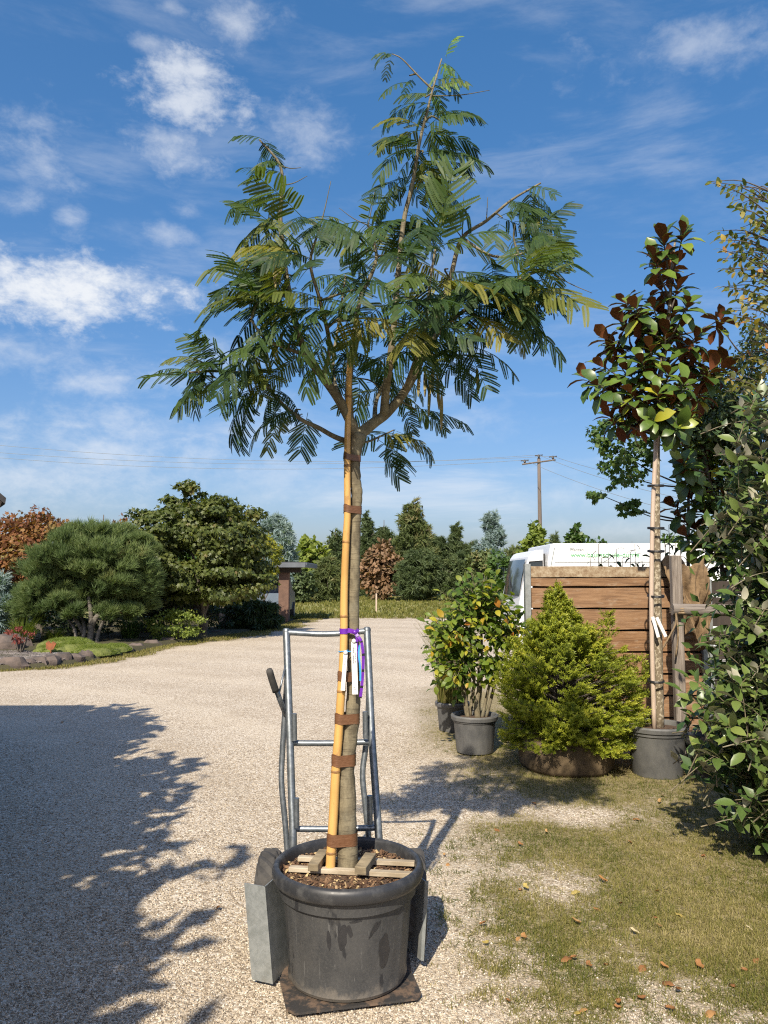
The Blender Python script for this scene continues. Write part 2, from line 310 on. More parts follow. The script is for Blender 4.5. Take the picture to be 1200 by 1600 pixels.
    leafmat('green_leaf', [(0, (.035, .075, .018)), (.6, (.07, .125, .03)), (1, (.13, .18, .04))], .45, .3, .4)
    leafmat('dark_leaf', [(0, (.02, .04, .014)), (1, (.05, .08, .025))], .5, .2, .4)
    leafmat('pine_needle', [(0, (.055, .095, .036)), (.5, (.105, .155, .055)), (.9, (.16, .20, .07)), (1, (.22, .19, .08))], .55, .2, .3)
    leafmat('spruce_needle', [(0, (.065, .095, .012)), (.4, (.155, .19, .018)), (.8, (.28, .305, .028)), (1, (.40, .39, .045))], .5, .25, .3)
    leafmat('blue_needle', [(0, (.13, .19, .19)), (.6, (.21, .28, .28)), (1, (.29, .35, .34))], .6, .2, .3)
    leafmat('conifer_dark', [(0, (.045, .068, .030)), (.6, (.08, .112, .044)), (1, (.13, .155, .055))], .6, .15, .3)
    leafmat('conifer_olive', [(0, (.065, .09, .032)), (.6, (.115, .145, .05)), (1, (.22, .18, .08))], .6, .15, .3)
    leafmat('cone_rust', [(0, (.10, .085, .045)), (.5, (.20, .12, .065)), (1, (.29, .175, .10))], .6, .2, .3)
    leafmat('lime_leaf', [(0, (.10, .15, .03)), (1, (.22, .26, .05))], .5, .3, .3)
    leafmat('reed', [(0, (.09, .12, .03)), (.5, (.20, .19, .06)), (1, (.40, .32, .15))], .6, .3, .3)
    leafmat('dead_leaf', [(0, (.22, .10, .04)), (.6, (.36, .18, .065)), (1, (.42, .27, .12))], .6, .2, .3, 'obj')
    leafmat('yellow_leaf', [(0, (.36, .26, .06)), (1, (.42, .33, .11))], .6, .2, .3, 'obj')
    leafmat('pale_leaf', [(0, (.50, .42, .25)), (1, (.58, .50, .33))], .6, .2, .3, 'obj')
    leafmat('red_twig', [(0, (.14, .03, .03)), (1, (.24, .07, .05))], .6, .2, .3)
make_materials()

# ------------------------------------------------------------------ geometry helpers
def tag(o, label=None, cat=None, group=None, kind=None):
    if label: o['label'] = label
    if cat: o['category'] = cat
    if group: o['group'] = group
    if kind: o['kind'] = kind
    return o
def empty(name, loc, label=None, cat=None, group=None):
    o = bpy.data.objects.new(name, None); o.empty_display_size = .1; C.objects.link(o); o.location = loc
    return tag(o, label, cat, group)
def link(name, me, parent=None):
    o = bpy.data.objects.new(name, me); C.objects.link(o)
    if parent is not None:
        o.parent = parent
        o.matrix_parent_inverse = world_of(parent).inverted()
    return o
def world_of(o):
    return world_of(o.parent) @ o.matrix_parent_inverse @ o.matrix_basis if o.parent is not None else o.matrix_basis.copy()
def mats_of(me, mats):
    for q in (mats if isinstance(mats, (list, tuple)) else [mats]): me.materials.append(MATS[q])
def mesh_np(name, V, Fc, mats, rnd=None, midx=None, smooth=False, extra=None):
    V = np.asarray(V, np.float32); Fc = np.asarray(Fc, np.int32); m, k = Fc.shape
    me = bpy.data.meshes.new(name)
    me.vertices.add(len(V)); me.vertices.foreach_set('co', V.ravel())
    me.loops.add(m * k); me.loops.foreach_set('vertex_index', Fc.ravel())
    me.polygons.add(m); me.polygons.foreach_set('loop_start', np.arange(0, m * k, k, dtype=np.int32))
    mats_of(me, mats)
    if midx is not None: me.polygons.foreach_set('material_index', np.asarray(midx, np.int32))
    if smooth: me.polygons.foreach_set('use_smooth', np.ones(m, bool))
    me.update(calc_edges=True)
    if rnd is not None:
        a = me.attributes.new('rnd', 'FLOAT', 'POINT'); a.data.foreach_set('value', np.asarray(rnd, np.float32))
    for key, arr in (extra or {}).items():
        a = me.attributes.new(key, 'FLOAT', 'POINT'); a.data.foreach_set('value', np.asarray(arr, np.float32))
    return me
class MB:
    """collects polygons of any size into one mesh"""
    def __init__(s): s.v = []; s.f = []; s.mi = []
    def add(s, vs, fs, mi=0):
        b = len(s.v); s.v += [tuple(v) for v in vs]; s.f += [tuple(i + b for i in f) for f in fs]; s.mi += [mi] * len(fs); return s
    def box(s, c, size, rot=None, mi=0, bev=0.0):
        hx, hy, hz = [q / 2 for q in size]; c = Vector(c)
        if bev <= 0:
            vs = [Vector((x, y, z)) for x in (-hx, hx) for y in (-hy, hy) for z in (-hz, hz)]
            fs = [(0, 1, 3, 2), (4, 6, 7, 5), (0, 4, 5, 1), (2, 3, 7, 6), (0, 2, 6, 4), (1, 5, 7, 3)]
        else:
            b = bev; vs = []; ix = {}
            for x in (-1, 1):
                for y in (-1, 1):
                    for z in (-1, 1):
                        for a in range(3):
                            p = [x * hx, y * hy, z * hz]
                            for q in range(3):
                                if q != a: p[q] -= (x, y, z)[q] * b
                            ix[(x, y, z, a)] = len(vs); vs.append(Vector(p))
            fs = []
            for a in range(3):
                o = [q for q in range(3) if q != a]
                for sg in (-1, 1):
                    def key(u, v):
                        k = [0, 0, 0]; k[a] = sg; k[o[0]] = u; k[o[1]] = v; return (*k, a)
                    fs.append([ix[key(-1, -1)], ix[key(1, -1)], ix[key(1, 1)], ix[key(-1, 1)]])
            for a in range(3):
                o = [q for q in range(3) if q != a]
                for u in (-1, 1):
                    for v in (-1, 1):
                        def key2(w, face):
                            k = [0, 0, 0]; k[a] = w; k[o[0]] = u; k[o[1]] = v; return ix[(*k, face)]
                        fs.append([key2(-1, o[0]), key2(1, o[0]), key2(1, o[1]), key2(-1, o[1])])
            for x in (-1, 1):
                for y in (-1, 1):
                    for z in (-1, 1): fs.append([ix[(x, y, z, 0)], ix[(x, y, z, 1)], ix[(x, y, z, 2)]])
            cen = Vector((0, 0, 0)); ff = []
            for f in fs:
                p = [vs[i] for i in f]; nn = (p[1] - p[0]).cross(p[2] - p[0]); mid = sum(p, Vector()) / len(p)
                ff.append(f if nn.dot(mid) > 0 else f[::-1])
            fs = ff
        if rot is not None: vs = [rot @ v for v in vs]
        return s.add([v + c for v in vs], fs, mi)
    def tube(s, pts, rad, n=8, mi=0, cap=True, flat=1.0):
        pts = [Vector(p) for p in pts]; k = len(pts); rad = rad if isinstance(rad, (list, tuple)) else [rad] * k
        T = [(pts[min(i + 1, k - 1)] - pts[max(i - 1, 0)]).normalized() for i in range(k)]
        up = Vector((0, 0, 1)) if abs(T[0].z) < .9 else Vector((1, 0, 0))
        a = T[0].cross(up).normalized(); vs = []; fs = []
        for i in range(k):
            a = (a - T[i] * a.dot(T[i])).normalized(); b = T[i].cross(a)
            for j in range(n):
                q = 2 * math.pi * j / n; vs.append(pts[i] + (a * math.cos(q) + b * math.sin(q) * flat) * rad[i])
        for i in range(k - 1):
            for j in range(n): fs.append((i * n + j, i * n + (j + 1) % n, (i + 1) * n + (j + 1) % n, (i + 1) * n + j))
        if cap: fs.append(tuple(range(n))[::-1]); fs.append(tuple((k - 1) * n + j for j in range(n)))
        return s.add(vs, fs, mi)
    def lathe(s, prof, c=(0, 0, 0), n=48, mi=0, wob=None):
        vs = []; fs = []; c = Vector(c)
        for r, z in prof:
            for j in range(n):
                q = 2 * math.pi * j / n; rr = r * (1 + (wob(q, z) if wob else 0)); vs.append(c + Vector((rr * math.cos(q), rr * math.sin(q), z)))
        for i in range(len(prof) - 1):
            for j in range(n): fs.append((i * n + j, i * n + (j + 1) % n, (i + 1) * n + (j + 1) % n, (i + 1) * n + j))
        return s.add(vs, fs, mi)
    def prism(s, poly, axis, a0, a1, mi=0):
        """poly: 2-D outline in the other two axes, extruded along axis from a0 to a1"""
        def p3(u, v, w):
            q = [u, v]; q.insert(axis, w); return q
        n = len(poly); vs = [p3(u, v, a0) for u, v in poly] + [p3(u, v, a1) for u, v in poly]
        fs = [tuple(range(n)), tuple(range(2 * n - 1, n - 1, -1))] + [(i, i + n, (i + 1) % n + n, (i + 1) % n) for i in range(n)]
        return s.add(vs, fs, mi)
    def build(s, name, mats, parent=None, smooth=False, origin=None):
        me = bpy.data.meshes.new(name); o3 = Vector(origin) if origin is not None else Vector()
        me.from_pydata([tuple(Vector(v) - o3) for v in s.v], [], s.f); mats_of(me, mats)
        me.polygons.foreach_set('material_index', s.mi)
        if smooth:
            me.polygons.foreach_set('use_smooth', [True] * len(s.f))
        me.update()
        o = bpy.data.objects.new(name, me); C.objects.link(o); o.location = o3
        if smooth and smooth is not True:
            try: me.set_sharp_from_angle(angle=R(smooth))
            except Exception: pass
        if parent is not None:
            o.parent = parent; o.matrix_parent_inverse = world_of(parent).inverted()
        return o
def spline(pts, n=6):
    pts = [Vector(p) for p in pts]
    if len(pts) < 3: return [pts[0].lerp(pts[-1], i / n) for i in range(n + 1)]
    P = [pts[0] * 2 - pts[1]] + pts + [pts[-1] * 2 - pts[-2]]; out = []
    for i in range(1, len(P) - 2):
        a, b, c, d = P[i - 1:i + 3]
        for k in range(n):
            t = k / n; out.append(.5 * ((2 * b) + (c - a) * t + (2 * a - 5 * b + 4 * c - d) * t * t + (3 * b - a - 3 * c + d) * t ** 3))
    return out + [pts[-1]]
def taper(k, r0, r1, p=1.0): return [r0 + (r1 - r0) * (i / max(1, k - 1)) ** p for i in range(k)]

# leaf templates: (verts, tris, material index per tri). +Y is the length, +Z the upper side
def tpl_leaf(w=.5, fold=.10, curl=.12, ws=(.03, .75, 1.0, .68, .02)):
    ys = [0, .22, .5, .78, 1.0]
    V = []; Fc = []
    for y, q in zip(ys, ws):
        z = -curl * (y - .3) ** 2 * 1.6
        V += [(-w / 2 * q, y, z + fold * q), (0, y, z), (w / 2 * q, y, z + fold * q)]
    for i in range(4):
        a = i * 3
        for j in (0, 1): Fc += [(a + j, a + j + 1, a + j + 4), (a + j, a + j + 4, a + j + 3)]
    return np.array(V, float), np.array(Fc), np.zeros(len(Fc), int)
def tpl_small(w=.55, fold=.08):
    V = [(0, 0, 0), (w / 2, .45, fold), (0, 1, -.06), (-w / 2, .45, fold), (0, .5, 0)]
    return np.array(V, float), np.array([(0, 1, 4), (1, 2, 4), (2, 3, 4), (3, 0, 4)]), np.zeros(4, int)
def two_sided(t, gap=.012):
    V, Fc, _ = t; V2 = V.copy(); V2[:, 2] -= gap
    return np.vstack([V, V2]), np.vstack([Fc, Fc[:, ::-1] + len(V)]), np.array([0] * len(Fc) + [1] * len(Fc))
def tpl_diamond(w=.7):
    return np.array([(0, 0, 0), (w / 2, .5, .05), (0, 1, 0), (-w / 2, .5, .05)], float), np.array([(0, 1, 2), (0, 2, 3)]), np.zeros(2, int)
def tpl_maple(lobes=5, deep=.45):
    V = [(0, 0, 0)]; k = lobes * 2 - 1
    for i in range(k):
        a = R(-125 + 250 * i / (k - 1)); r = (1.0 if i == lobes - 1 else .82 if abs(i - lobes + 1) <= 2 else .6) if i % 2 == 0 else deep
        V.append((math.sin(a) * r * .62, .35 + math.cos(a) * r * .65, -.12 * r * abs(math.sin(a))))
    V = np.array(V, float); V[0] = (0, .05, 0)
    return V, np.array([(0, i + 1, i + 2)[::-1] for i in range(k - 1)]), np.zeros(k - 1, int)
def tpl_tuft(n=18, spread=50, w=.03, seed=0, upright=False):
    r = np.random.default_rng(seed); V = []; Fc = []
    for i in range(n):
        a = 2 * math.pi * i / n * 2.4 + r.uniform(-.3, .3); th = R(r.uniform(8, spread)); l = r.uniform(.75, 1)
        d = np.array((math.sin(th) * math.cos(a), math.cos(th), math.sin(th) * math.sin(a))); s = np.cross(d, (r.normal(), r.normal(), r.normal())); s /= np.linalg.norm(s) + 1e-9
        b = d * 0.02; k = len(V); V += [b - s * w / 2, b + s * w / 2, d * l]; Fc.append((k, k + 1, k + 2))
    return np.array(V), np.array(Fc), np.zeros(len(Fc), int)
def tpl_shoot(n=26, w=.07, nl=.30, seed=0):
    r = np.random.default_rng(seed); V = []; Fc = []
    for i in range(n):
        y = i / n; a = i * 2.4; d = np.array((math.cos(a) * .8, .62, math.sin(a) * .8 + .1)); d /= np.linalg.norm(d)
        s = np.cross(d, (0, 1, 0)); s /= np.linalg.norm(s); b = np.array((0, y * .85, -.08 * y)); k = len(V); q = nl * (1 - .35 * y)
        V += [b - s * w / 2, b + s * w / 2, b + d * q + s * w * .2, b + d * q - s * w * .2]; Fc += [(k, k + 1, k + 2), (k, k + 2, k + 3)]
    return np.array(V), np.array(Fc), np.zeros(len(Fc), int)
def frames(dirs, nrm):
    y = dirs / (np.linalg.norm(dirs, axis=1, keepdims=True) + 1e-9)
    x = np.cross(y, nrm); x /= (np.linalg.norm(x, axis=1, keepdims=True) + 1e-9); z = np.cross(x, y)
    return np.stack([x, y, z], axis=2)
def scatter(name, tpl, pos, M, size, mats, rnd=None):
    V, Fc, mi = tpl; n = len(pos)
    if n == 0: return None
    W = np.einsum('nij,kj->nki', M, V) * np.asarray(size).reshape(-1, 1, 1) + pos[:, None, :]
    FF = (Fc[None] + (np.arange(n) * len(V))[:, None, None]).reshape(-1, 3)
    rr = np.repeat(rng.random(n) if rnd is None else rnd, len(V))
    return mesh_np(name, W.reshape(-1, 3), FF, mats, rr, np.tile(mi, n))
def unit(n):
    v = rng.normal(size=(n, 3)); return v / np.linalg.norm(v, axis=1, keepdims=True)
def crown_pts(c, rad, nclump, nleaf, clump=.28, lo=.45, hi=1.0, flat=.7, zmin=-1.0, cone=0.0, down=.25):
    """leaf positions in clumps spread through a crown's volume: pos, normals, dirs, per-leaf random"""
    c = np.array(c, float); rad = np.array(rad, float)
    d = unit(nclump * 3); d = d[d[:, 2] > zmin][:nclump]
    rr = lo + (hi - lo) * rng.random(len(d)) ** .6
    cc = d * rr[:, None]
    if cone:
        k = 1 - cone * (cc[:, 2] + 1) / 2; cc[:, :2] *= k[:, None]
    cs = clump * (.6 + .8 * rng.random(len(d)))
    idx = rng.integers(0, len(d), nleaf); o = unit(nleaf) * (rng.random(nleaf) ** .45)[:, None]; o[:, 2] *= flat
    p = cc[idx] + o * cs[idx][:, None] * (np.array([1, 1, 1]))
    pos = c + p * rad
    nr = o * 1.0 + cc[idx] * .5 + np.array([0, 0, .55]) + unit(nleaf) * .55
    nr /= np.linalg.norm(nr, axis=1, keepdims=True)
    di = unit(nleaf) + cc[idx] * .6 - np.array([0, 0, down])
    rnd = np.clip(.55 * rng.random(len(d))[idx] + .45 * rng.random(nleaf), 0, 1)
    return pos, nr, di, rnd
def foliage(name, parent, tpl, P, size, mats, var=.35):
    pos, nr, di, rnd = P
    me = scatter(name, tpl, pos, frames(di, nr), size * (1 - var / 2 + var * rng.random(len(pos))), mats, rnd)
    o = link(name, me, parent); o['kind'] = 'stuff'; return o

# ------------------------------------------------------------------ terrain
def smoothstep(a, b, x):
    t = min(1, max(0, (x - a) / (b - a))); return t * t * (3 - 2 * t)
BED = [(-16, 10.6), (-9.5, 12.0)] + [tuple(ground_at(a, b).xy) for a, b in [(0, 1049), (62, 1045), (117, 1039), (152, 1032), (194, 1024), (238, 1014), (288, 1004), (338, 996), (400, 986), (438, 979)]] + [(-3.25, 27.0), (-3.0, 29.4)]
def bed_x(y):
    if y <= BED[0][1]: return -16
    for (xa, ya), (xb, yb) in zip(BED, BED[1:]):
        if y <= yb: return xa + (xb - xa) * (y - ya) / (yb - ya)
    return BED[-1][0]
def grassmask(x, y):
    n1 = mnoise.fractal(Vector((x * 1.3, y * 1.3, 3.3)), .9, 2.1, 4); n2 = mnoise.fractal(Vector((x * .55, y * .4, 9.1)), .9, 2.1, 3)
    edge = .38 + .10 * math.sin(y * 1.1) + n2 * .25
    g = smoothstep(edge - .30, edge + .6, x) * (.70 + .55 * n1 + .45 * n2)
    g += .45 * math.exp(-((x - 1.45) / .7) ** 2 - ((y - 3.7) / .75) ** 2) + .4 * math.exp(-((x - .75) / .5) ** 2 - ((y - 7.3) / .7) ** 2) * (.7 + n1)
    g += .35 * math.exp(-((y - 6.15) / .35) ** 2) * smoothstep(.9, 1.3, x)
    g -= .45 * math.exp(-((x - 1.5) / .55) ** 2 - ((y - 5.35) / .3) ** 2)
    g -= .5 * math.exp(-((x - .7) / .6) ** 2 - ((y - 5.5) / .5) ** 2)
    if y > 9: g = g * smoothstep(13, 9, y)
    if x < .1: g *= smoothstep(-.2, .1, x)
    e = x - bed_x(y)          # thin verge along the garden bed
    if 11 < y < 30: g = max(g, (.95 - e * (1.3 if y < 19 else .9)) + .4 * n1) if e < 1.3 else g
    if y > 28.4: g = max(g, smoothstep(28.6, 29.6, y + n1 * .8))
    return min(1, max(0, g))
def zg(x, y):
    return .012 * mnoise.noise(Vector((x * .9, y * .9, 0))) if y < 40 else 0
def build_terrain():
    s = 900
    me = mesh_np('ground', [(-s, -60, -.03), (s, -60, -.03), (s, 1500, -.03), (-s, 1500, -.03)], [(0, 1, 2, 3)], 'meadow')
    tag(link('ground', me), kind='structure')
    ys = list(np.arange(-8, 2.2, .5)) + list(np.arange(2.2, 8.6, .06)) + list(np.arange(8.6, 14, .12)) + list(np.arange(14, 30.6, .22))
    us = np.concatenate([np.linspace(0, .35, 40), np.linspace(.35, .8, 120)[1:], np.linspace(.8, 1, 24)[1:]])
    V = []; G = []
    for y in ys:
        xl = bed_x(y) if y > 10.6 else -16.0
        xr = 4.2 if y < 12 else 4.2 + (y - 12) * .8
        near = [xl + (-3.2 - xl) * (i / 24) for i in range(24)] if xl < -3.2 else [xl + .001 * i for i in range(24)]
        x0 = near[-1] + .05; row = near + list(np.linspace(x0, xr, 130)) + list(np.linspace(xr + .5, 26, 10))
        for x in row:
            V.append((x, y, zg(x, y))); G.append(grassmask(x, y))
    w = 24 + 130 + 10; nrow = len(ys)
    i = np.arange(w - 1)[None, :] + (np.arange(nrow - 1) * w)[:, None]; i = i.ravel()
    Fc = np.stack([i, i + 1, i + 1 + w, i + w], 1)
    me = mesh_np('gravel_yard', V, Fc, 'gravel', smooth=True, extra={'grass': G})
    tag(link('gravel_yard', me), kind='structure')
    # loose stones on the nearest gravel
    n = 84000
    y = 1 / (1 / 2.55 + rng.random(n) * (1 / 7.5 - 1 / 2.55)); x = (rng.random(n) * 2 - 1) * (.56 * y + .15)
    keep = np.array([rng.random() > grassmask(a, b) * 1.9 - .15 for a, b in zip(x, y)]); x = x[keep]; y = y[keep]; n = len(x)
    z = np.array([zg(a, b) for a, b in zip(x, y)])
    V = np.array([(1, 0, 0), (0, 1, 0), (-1, 0, 0), (0, -1, 0), (.1, .1, 1), (-.1, -.1, -1)], float) * (.0062, .0048, .0036)
    T = (V, np.array([(0, 1, 4), (1, 2, 4), (2, 3, 4), (3, 0, 4), (1, 0, 5), (2, 1, 5), (3, 2, 5), (0, 3, 5)]), np.zeros(8, int))
    a = rng.random(n) * 6.283; d = np.stack([np.cos(a), np.sin(a), rng.normal(size=n) * .25], 1); nr = np.stack([rng.normal(size=n) * .35, rng.normal(size=n) * .35, np.ones(n)], 1)
    me = scatter('gravel_stones', T, np.stack([x, y, z + .0015], 1), frames(d, nr), .55 + .8 * rng.random(n) ** 2, 'stone_chip')
    tag(link('gravel_stones', me), 'loose beige gravel stones covering the yard', 'gravel', kind='stuff')
    # patchy grass on the right
    def blades(pts, h, w, nb, lean=.7):
        n = len(pts); p = np.repeat(pts, nb, 0); m = len(p); p[:, :2] += rng.normal(size=(m, 2)) * .016 * (h / .03) ** .5
        a = rng.random(m) * 6.283; ln = rng.random(m) * lean; hh = h * (.5 + .8 * rng.random(m)); b = rng.random(m) * 6.283
        d = np.stack([np.cos(a) * ln, np.sin(a) * ln, np.ones(m) * (1.05 - ln * .6)], 1) * hh[:, None]; s = np.stack([np.cos(b), np.sin(b), np.zeros(m)], 1) * w / 2
        mid = p + d * .55 + np.array([0, 0, .12]) * hh[:, None]
        V = np.stack([p - s, p + s, mid + s * .7, mid - s * .7, p + d], 1).reshape(-1, 3)
        k = np.arange(m)[:, None] * 5
        Fc = np.concatenate([k + np.array([[0, 1, 2]]), k + np.array([[0, 2, 3]]), k + np.array([[3, 2, 4]])], 0)
        pn = np.array([mnoise.fractal(Vector((a * 1.6, b * 1.6, 4.0)), .9, 2.1, 3) for a, b in pts[:, :2]]) if h < .04 else np.zeros(n)
        tr = np.repeat(np.clip(np.repeat(rng.random(n) * .5 + pn * .55 - (.06 if h < .04 else 0), nb) + .4 * rng.random(m), 0, 1), 5)
        return V, Fc, tr
    n = 66000
    y = 1 / (1 / 2.5 + rng.random(n) * (1 / 9.5 - 1 / 2.5)); x = rng.random(n) * (.56 * y + .25)
    ok = np.array([grassmask(a, b) + .5 * mnoise.noise(Vector((a * 9, b * 9, 1))) + .35 * mnoise.noise(Vector((a * 28, b * 28, 5))) > .20 + .58 * rng.random() for a, b in zip(x, y)]); x = x[ok]; y = y[ok]
    V, Fc, tr = blades(np.stack([x, y, np.array([zg(a, b) for a, b in zip(x, y)])], 1), .026, .0030, 4, 1.7)
    o = link('grass', mesh_np('grass', V, Fc, 'grass_blade', tr)); tag(o, 'short dry olive grass growing through the gravel on the right', 'grass', kind='stuff')
    # verge along the bed and the meadow behind
    pts = []
    for _ in range(9000):
        yy = 11.5 + 18 * random.random(); xx = bed_x(yy) + random.random() ** 1.5 * 1.3
        if grassmask(xx, yy) > .35: pts.append((xx, yy, 0))
    V, Fc, tr = blades(np.array(pts), .05, .012, 3, .9)
    o = link('verge_grass', mesh_np('verge_grass', V, Fc, 'grass_blade', tr)); tag(o, 'thin dry grass verge along the garden bed kerb', 'grass', kind='stuff')
    n = 6500; y = 29.2 + 30 * rng.random(n) ** 1.4; x = -8 + 24 * rng.random(n)
    V, Fc, tr = blades(np.stack([x, y, np.full(n, -.03)], 1), .16, .05, 4, .8)
    o = link('meadow_grass', mesh_np('meadow_grass', V, Fc, 'grass_blade', tr * .6)); tag(o, 'rough green meadow grass beyond the gravel yard', 'grass', kind='stuff')
build_terrain()

def place_leaves(name, meshes, parent, pos, M, size):
    """each leaf an object of its own that shares its mesh with its likes"""
    inv = world_of(parent).inverted(); out = []
    for i in range(len(pos)):
        o = bpy.data.objects.new(name, meshes[i % len(meshes)]); C.objects.link(o)
        o.parent = parent; o.matrix_parent_inverse = inv
        m = Matrix([list(r) for r in M[i]]).to_4x4() * 1.0
        s = float(size[i]); m = Matrix.Translation(Vector(pos[i])) @ m @ Matrix.Diagonal((s, s, s, 1)); o.matrix_basis = m; out.append(o)
    return out
def split_visible(pos, nmax):
    """indices of the leaves that show largest in the photograph, and the rest"""
    px, py = to_px(pos); d = np.linalg.norm(pos - np.array([0, 0, CAMH]), axis=1)
    inside = (px > -10) & (px < 1205) & (py > -10) & (py < 1605)
    order = np.argsort(np.where(inside, d, d + 1000)); k = order[:nmax]; k = k[inside[k]]
    rest = np.setdiff1d(np.arange(len(pos)), k); return k, rest

# ------------------------------------------------------------------ buildings at the back left
def barn():
    c = at(19, 780, 25.0); root = empty('barn', (c.x, 24.6, 0), 'dark wooden barn with steep roof at the left edge behind red maple', 'barn')
    z = c.z; x1 = c.x
    MB().box((x1 - 4.4, 29, (z - .5) / 2), (8, 8, z - .5), bev=.02).build('wall', 'shed_wood', root)
    r = MB(); r.prism([(x1, z), (x1 - 4.6, z + 3.9), (x1 - 4.6, z + 3.68), (x1 - .02, z - .2)], 1, 24.6, 33.4); r.prism([(x1 - 4.62, z + 3.9), (x1 - 9.2, z), (x1 - 9.2, z - .2), (x1 - 4.62, z + 3.68)], 1, 24.6, 33.4)
    ro = r.build('roof', 'roof_dark', root)
    g = MB()
    g.prism([(x1 - .12, z - .13), (x1 - 4.62, z + 3.66), (x1 - 4.62, z + 3.40), (x1 - .18, z - .36)], 1, 24.62, 24.70); g.build('bargeboard', 'shed_wood', ro)
    MB().prism([(x1 - .9, z - .5), (x1 - 4.6, z + 2.6), (x1 - 8.3, z - .5)], 1, 25.01, 25.06).build('gable', 'shed_wood', root)
    MB().box((x1 - 3.2, 24.97, 1.1), (1.1, .06, 2.2)).build('door', 'shed_wood', root)
    root.rotation_euler = (0, 0, R(32))
barn()
def carport():
    p = ground_at(445, 971); root = empty('carport', (p.x - 3, p.y, 0), 'dark open carport with flat roof and brown post beside dark maple', 'carport')
    zt = at(445, 886, p.y).z
    def post(px, w, y, m):
        q = at(px, 940, y); MB().box((q.x, y, zt / 2), (w, w, zt), bev=.01).build('post', m, root)
    post(444, .36, p.y, 'post_brown'); post(347, .16, p.y - 3.5, 'grey_wood'); post(374, .12, p.y + .6, 'post_brown')
    xr = at(478, 880, p.y - .4).x
    r = MB().box((xr - 4.5, p.y + 1.6, zt + .12), (9, 4.4, .10), bev=.02).build('roof', 'roof_dark', root)
    f = MB().box((xr - 4.5, p.y - .63, zt + .06), (9.02, .05, .17), bev=.01); f.box((xr + .02, p.y + 1.6, zt + .06), (.05, 4.3, .17), bev=.01); f.build('fascia', 'fascia', r)
    MB().box((xr - 5.6, p.y + 3.5, zt / 2), (6.4, .12, zt)).build('back_wall', 'shed_wood', root)
    MB().box((xr - 4.5, p.y - .2, zt - .10), (8.6, .14, .2)).build('beam', 'shed_wood', root)
    return p.y, zt
cy, czt = carport()
def parked_car():
    # hatchback seen from behind under the carport
    c = ground_at(412, 972); y = cy + .3; x = at(416, 930, y).x; w = 1.5
    root = empty('parked_car', (x, y + 1.2, 0), 'blue grey hatchback parked under the dark carport showing a red tail light', 'car')
    prof = [(y, .35), (y - .06, .55), (y - .02, .95), (y + .12, 1.05), (y + .35, 1.45), (y + .7, 1.52), (y + 1.3, 1.5), (y + 2.0, 1.08), (y + 2.8, .95), (y + 2.95, .6), (y + 2.9, .35)]
    b = MB(); b.prism(prof, 0, x - w / 2 + .05, x + w / 2 - .05); b.build('body', 'car_paint', root)
    MB().add([(x - .58, y + .135, 1.06), (x + .58, y + .135, 1.06), (x + .5, y + .325, 1.42), (x - .5, y + .325, 1.42)], [(0, 1, 2, 3)]).build('rear_window', 'glass_dark', root)
    for s in (-1, 1):
        MB().box((x + s * .62, y - .015, .82), (.14, .09, .28), bev=.02).build('tail_light', 'tail_red', root)
        for yy in (y + .55, y + 2.35):
            q = MB(); q.tube([(x + s * .6, yy, .3), (x + s * .74, yy, .3)], .3, 18); wl = q.build('wheel', 'rubber', root)
            MB().tube([(x + s * .735, yy, .3), (x + s * .752, yy, .3)], .17, 12).build('rim', 'hub_silver', wl)
    MB().box((x, y - .075, .5), (1.3, .06, .14), bev=.02).build('bumper', 'trim_black', root)
parked_car()

# ------------------------------------------------------------------ generic trees
def broad_tree(name, label, px, base_y, Y, top, width, tpl, size, mats, nleaf, nclump, cat='tree', group=None, bottom=None, trunk_r=.09, bark='bark_dark', clump=.26, cone=0.0, flat=.7, lo=.45, depth=None, zmin=-1.0, stems=1):
    g = at(px, base_y, Y); g.z = 0
    zt = at(px, top, Y).z; zb = at(px, bottom, Y).z if bottom else .15
    wm = width / F * Y / 2; dm = depth or wm
    root = empty(name, g, label, cat, group)
    t = MB(); mid = (zb + zt) / 2
    for k in range(stems):
        a = 2 * math.pi * k / stems + .4; o = Vector((math.cos(a), math.sin(a), 0)) * (.0 if stems == 1 else wm * .35)
        path = spline([g + o * .12 + Vector((0, 0, -.03)), g + o * .4 + Vector((0, 0, zb * .6)), g + o + Vector((0, 0, mid)), g + o * 1.2 + Vector((0, 0, zt * .92))], 4)
        t.tube(path, taper(len(path), trunk_r, trunk_r * .15), 8)
        for j in range(7):
            b = path[len(path) // 3 + j % (len(path) // 2)]; aa = j * 2.4 + k; e = b + Vector((math.cos(aa) * wm * .7, math.sin(aa) * dm * .7, (zt - b.z) * .3)); q = spline([b, b.lerp(e, .5) + Vector((0, 0, .05 * wm)), e], 3)
            t.tube(q, taper(len(q), trunk_r * .4, trunk_r * .08), 5, cap=False)
    t.build('trunk', bark, root, True)
    P = crown_pts((g.x, g.y, mid), (wm, dm, (zt - zb) / 2), nclump, nleaf, clump, lo, .92, flat, zmin, cone)
    foliage('crown', root, tpl, P, size, mats); return root
T_maple = tpl_maple(); T_small = tpl_small(); T_dia = tpl_diamond(); T_tuft = tpl_tuft(16, 55, .045); T_spray = tpl_tuft(7, 42, .20, 3)

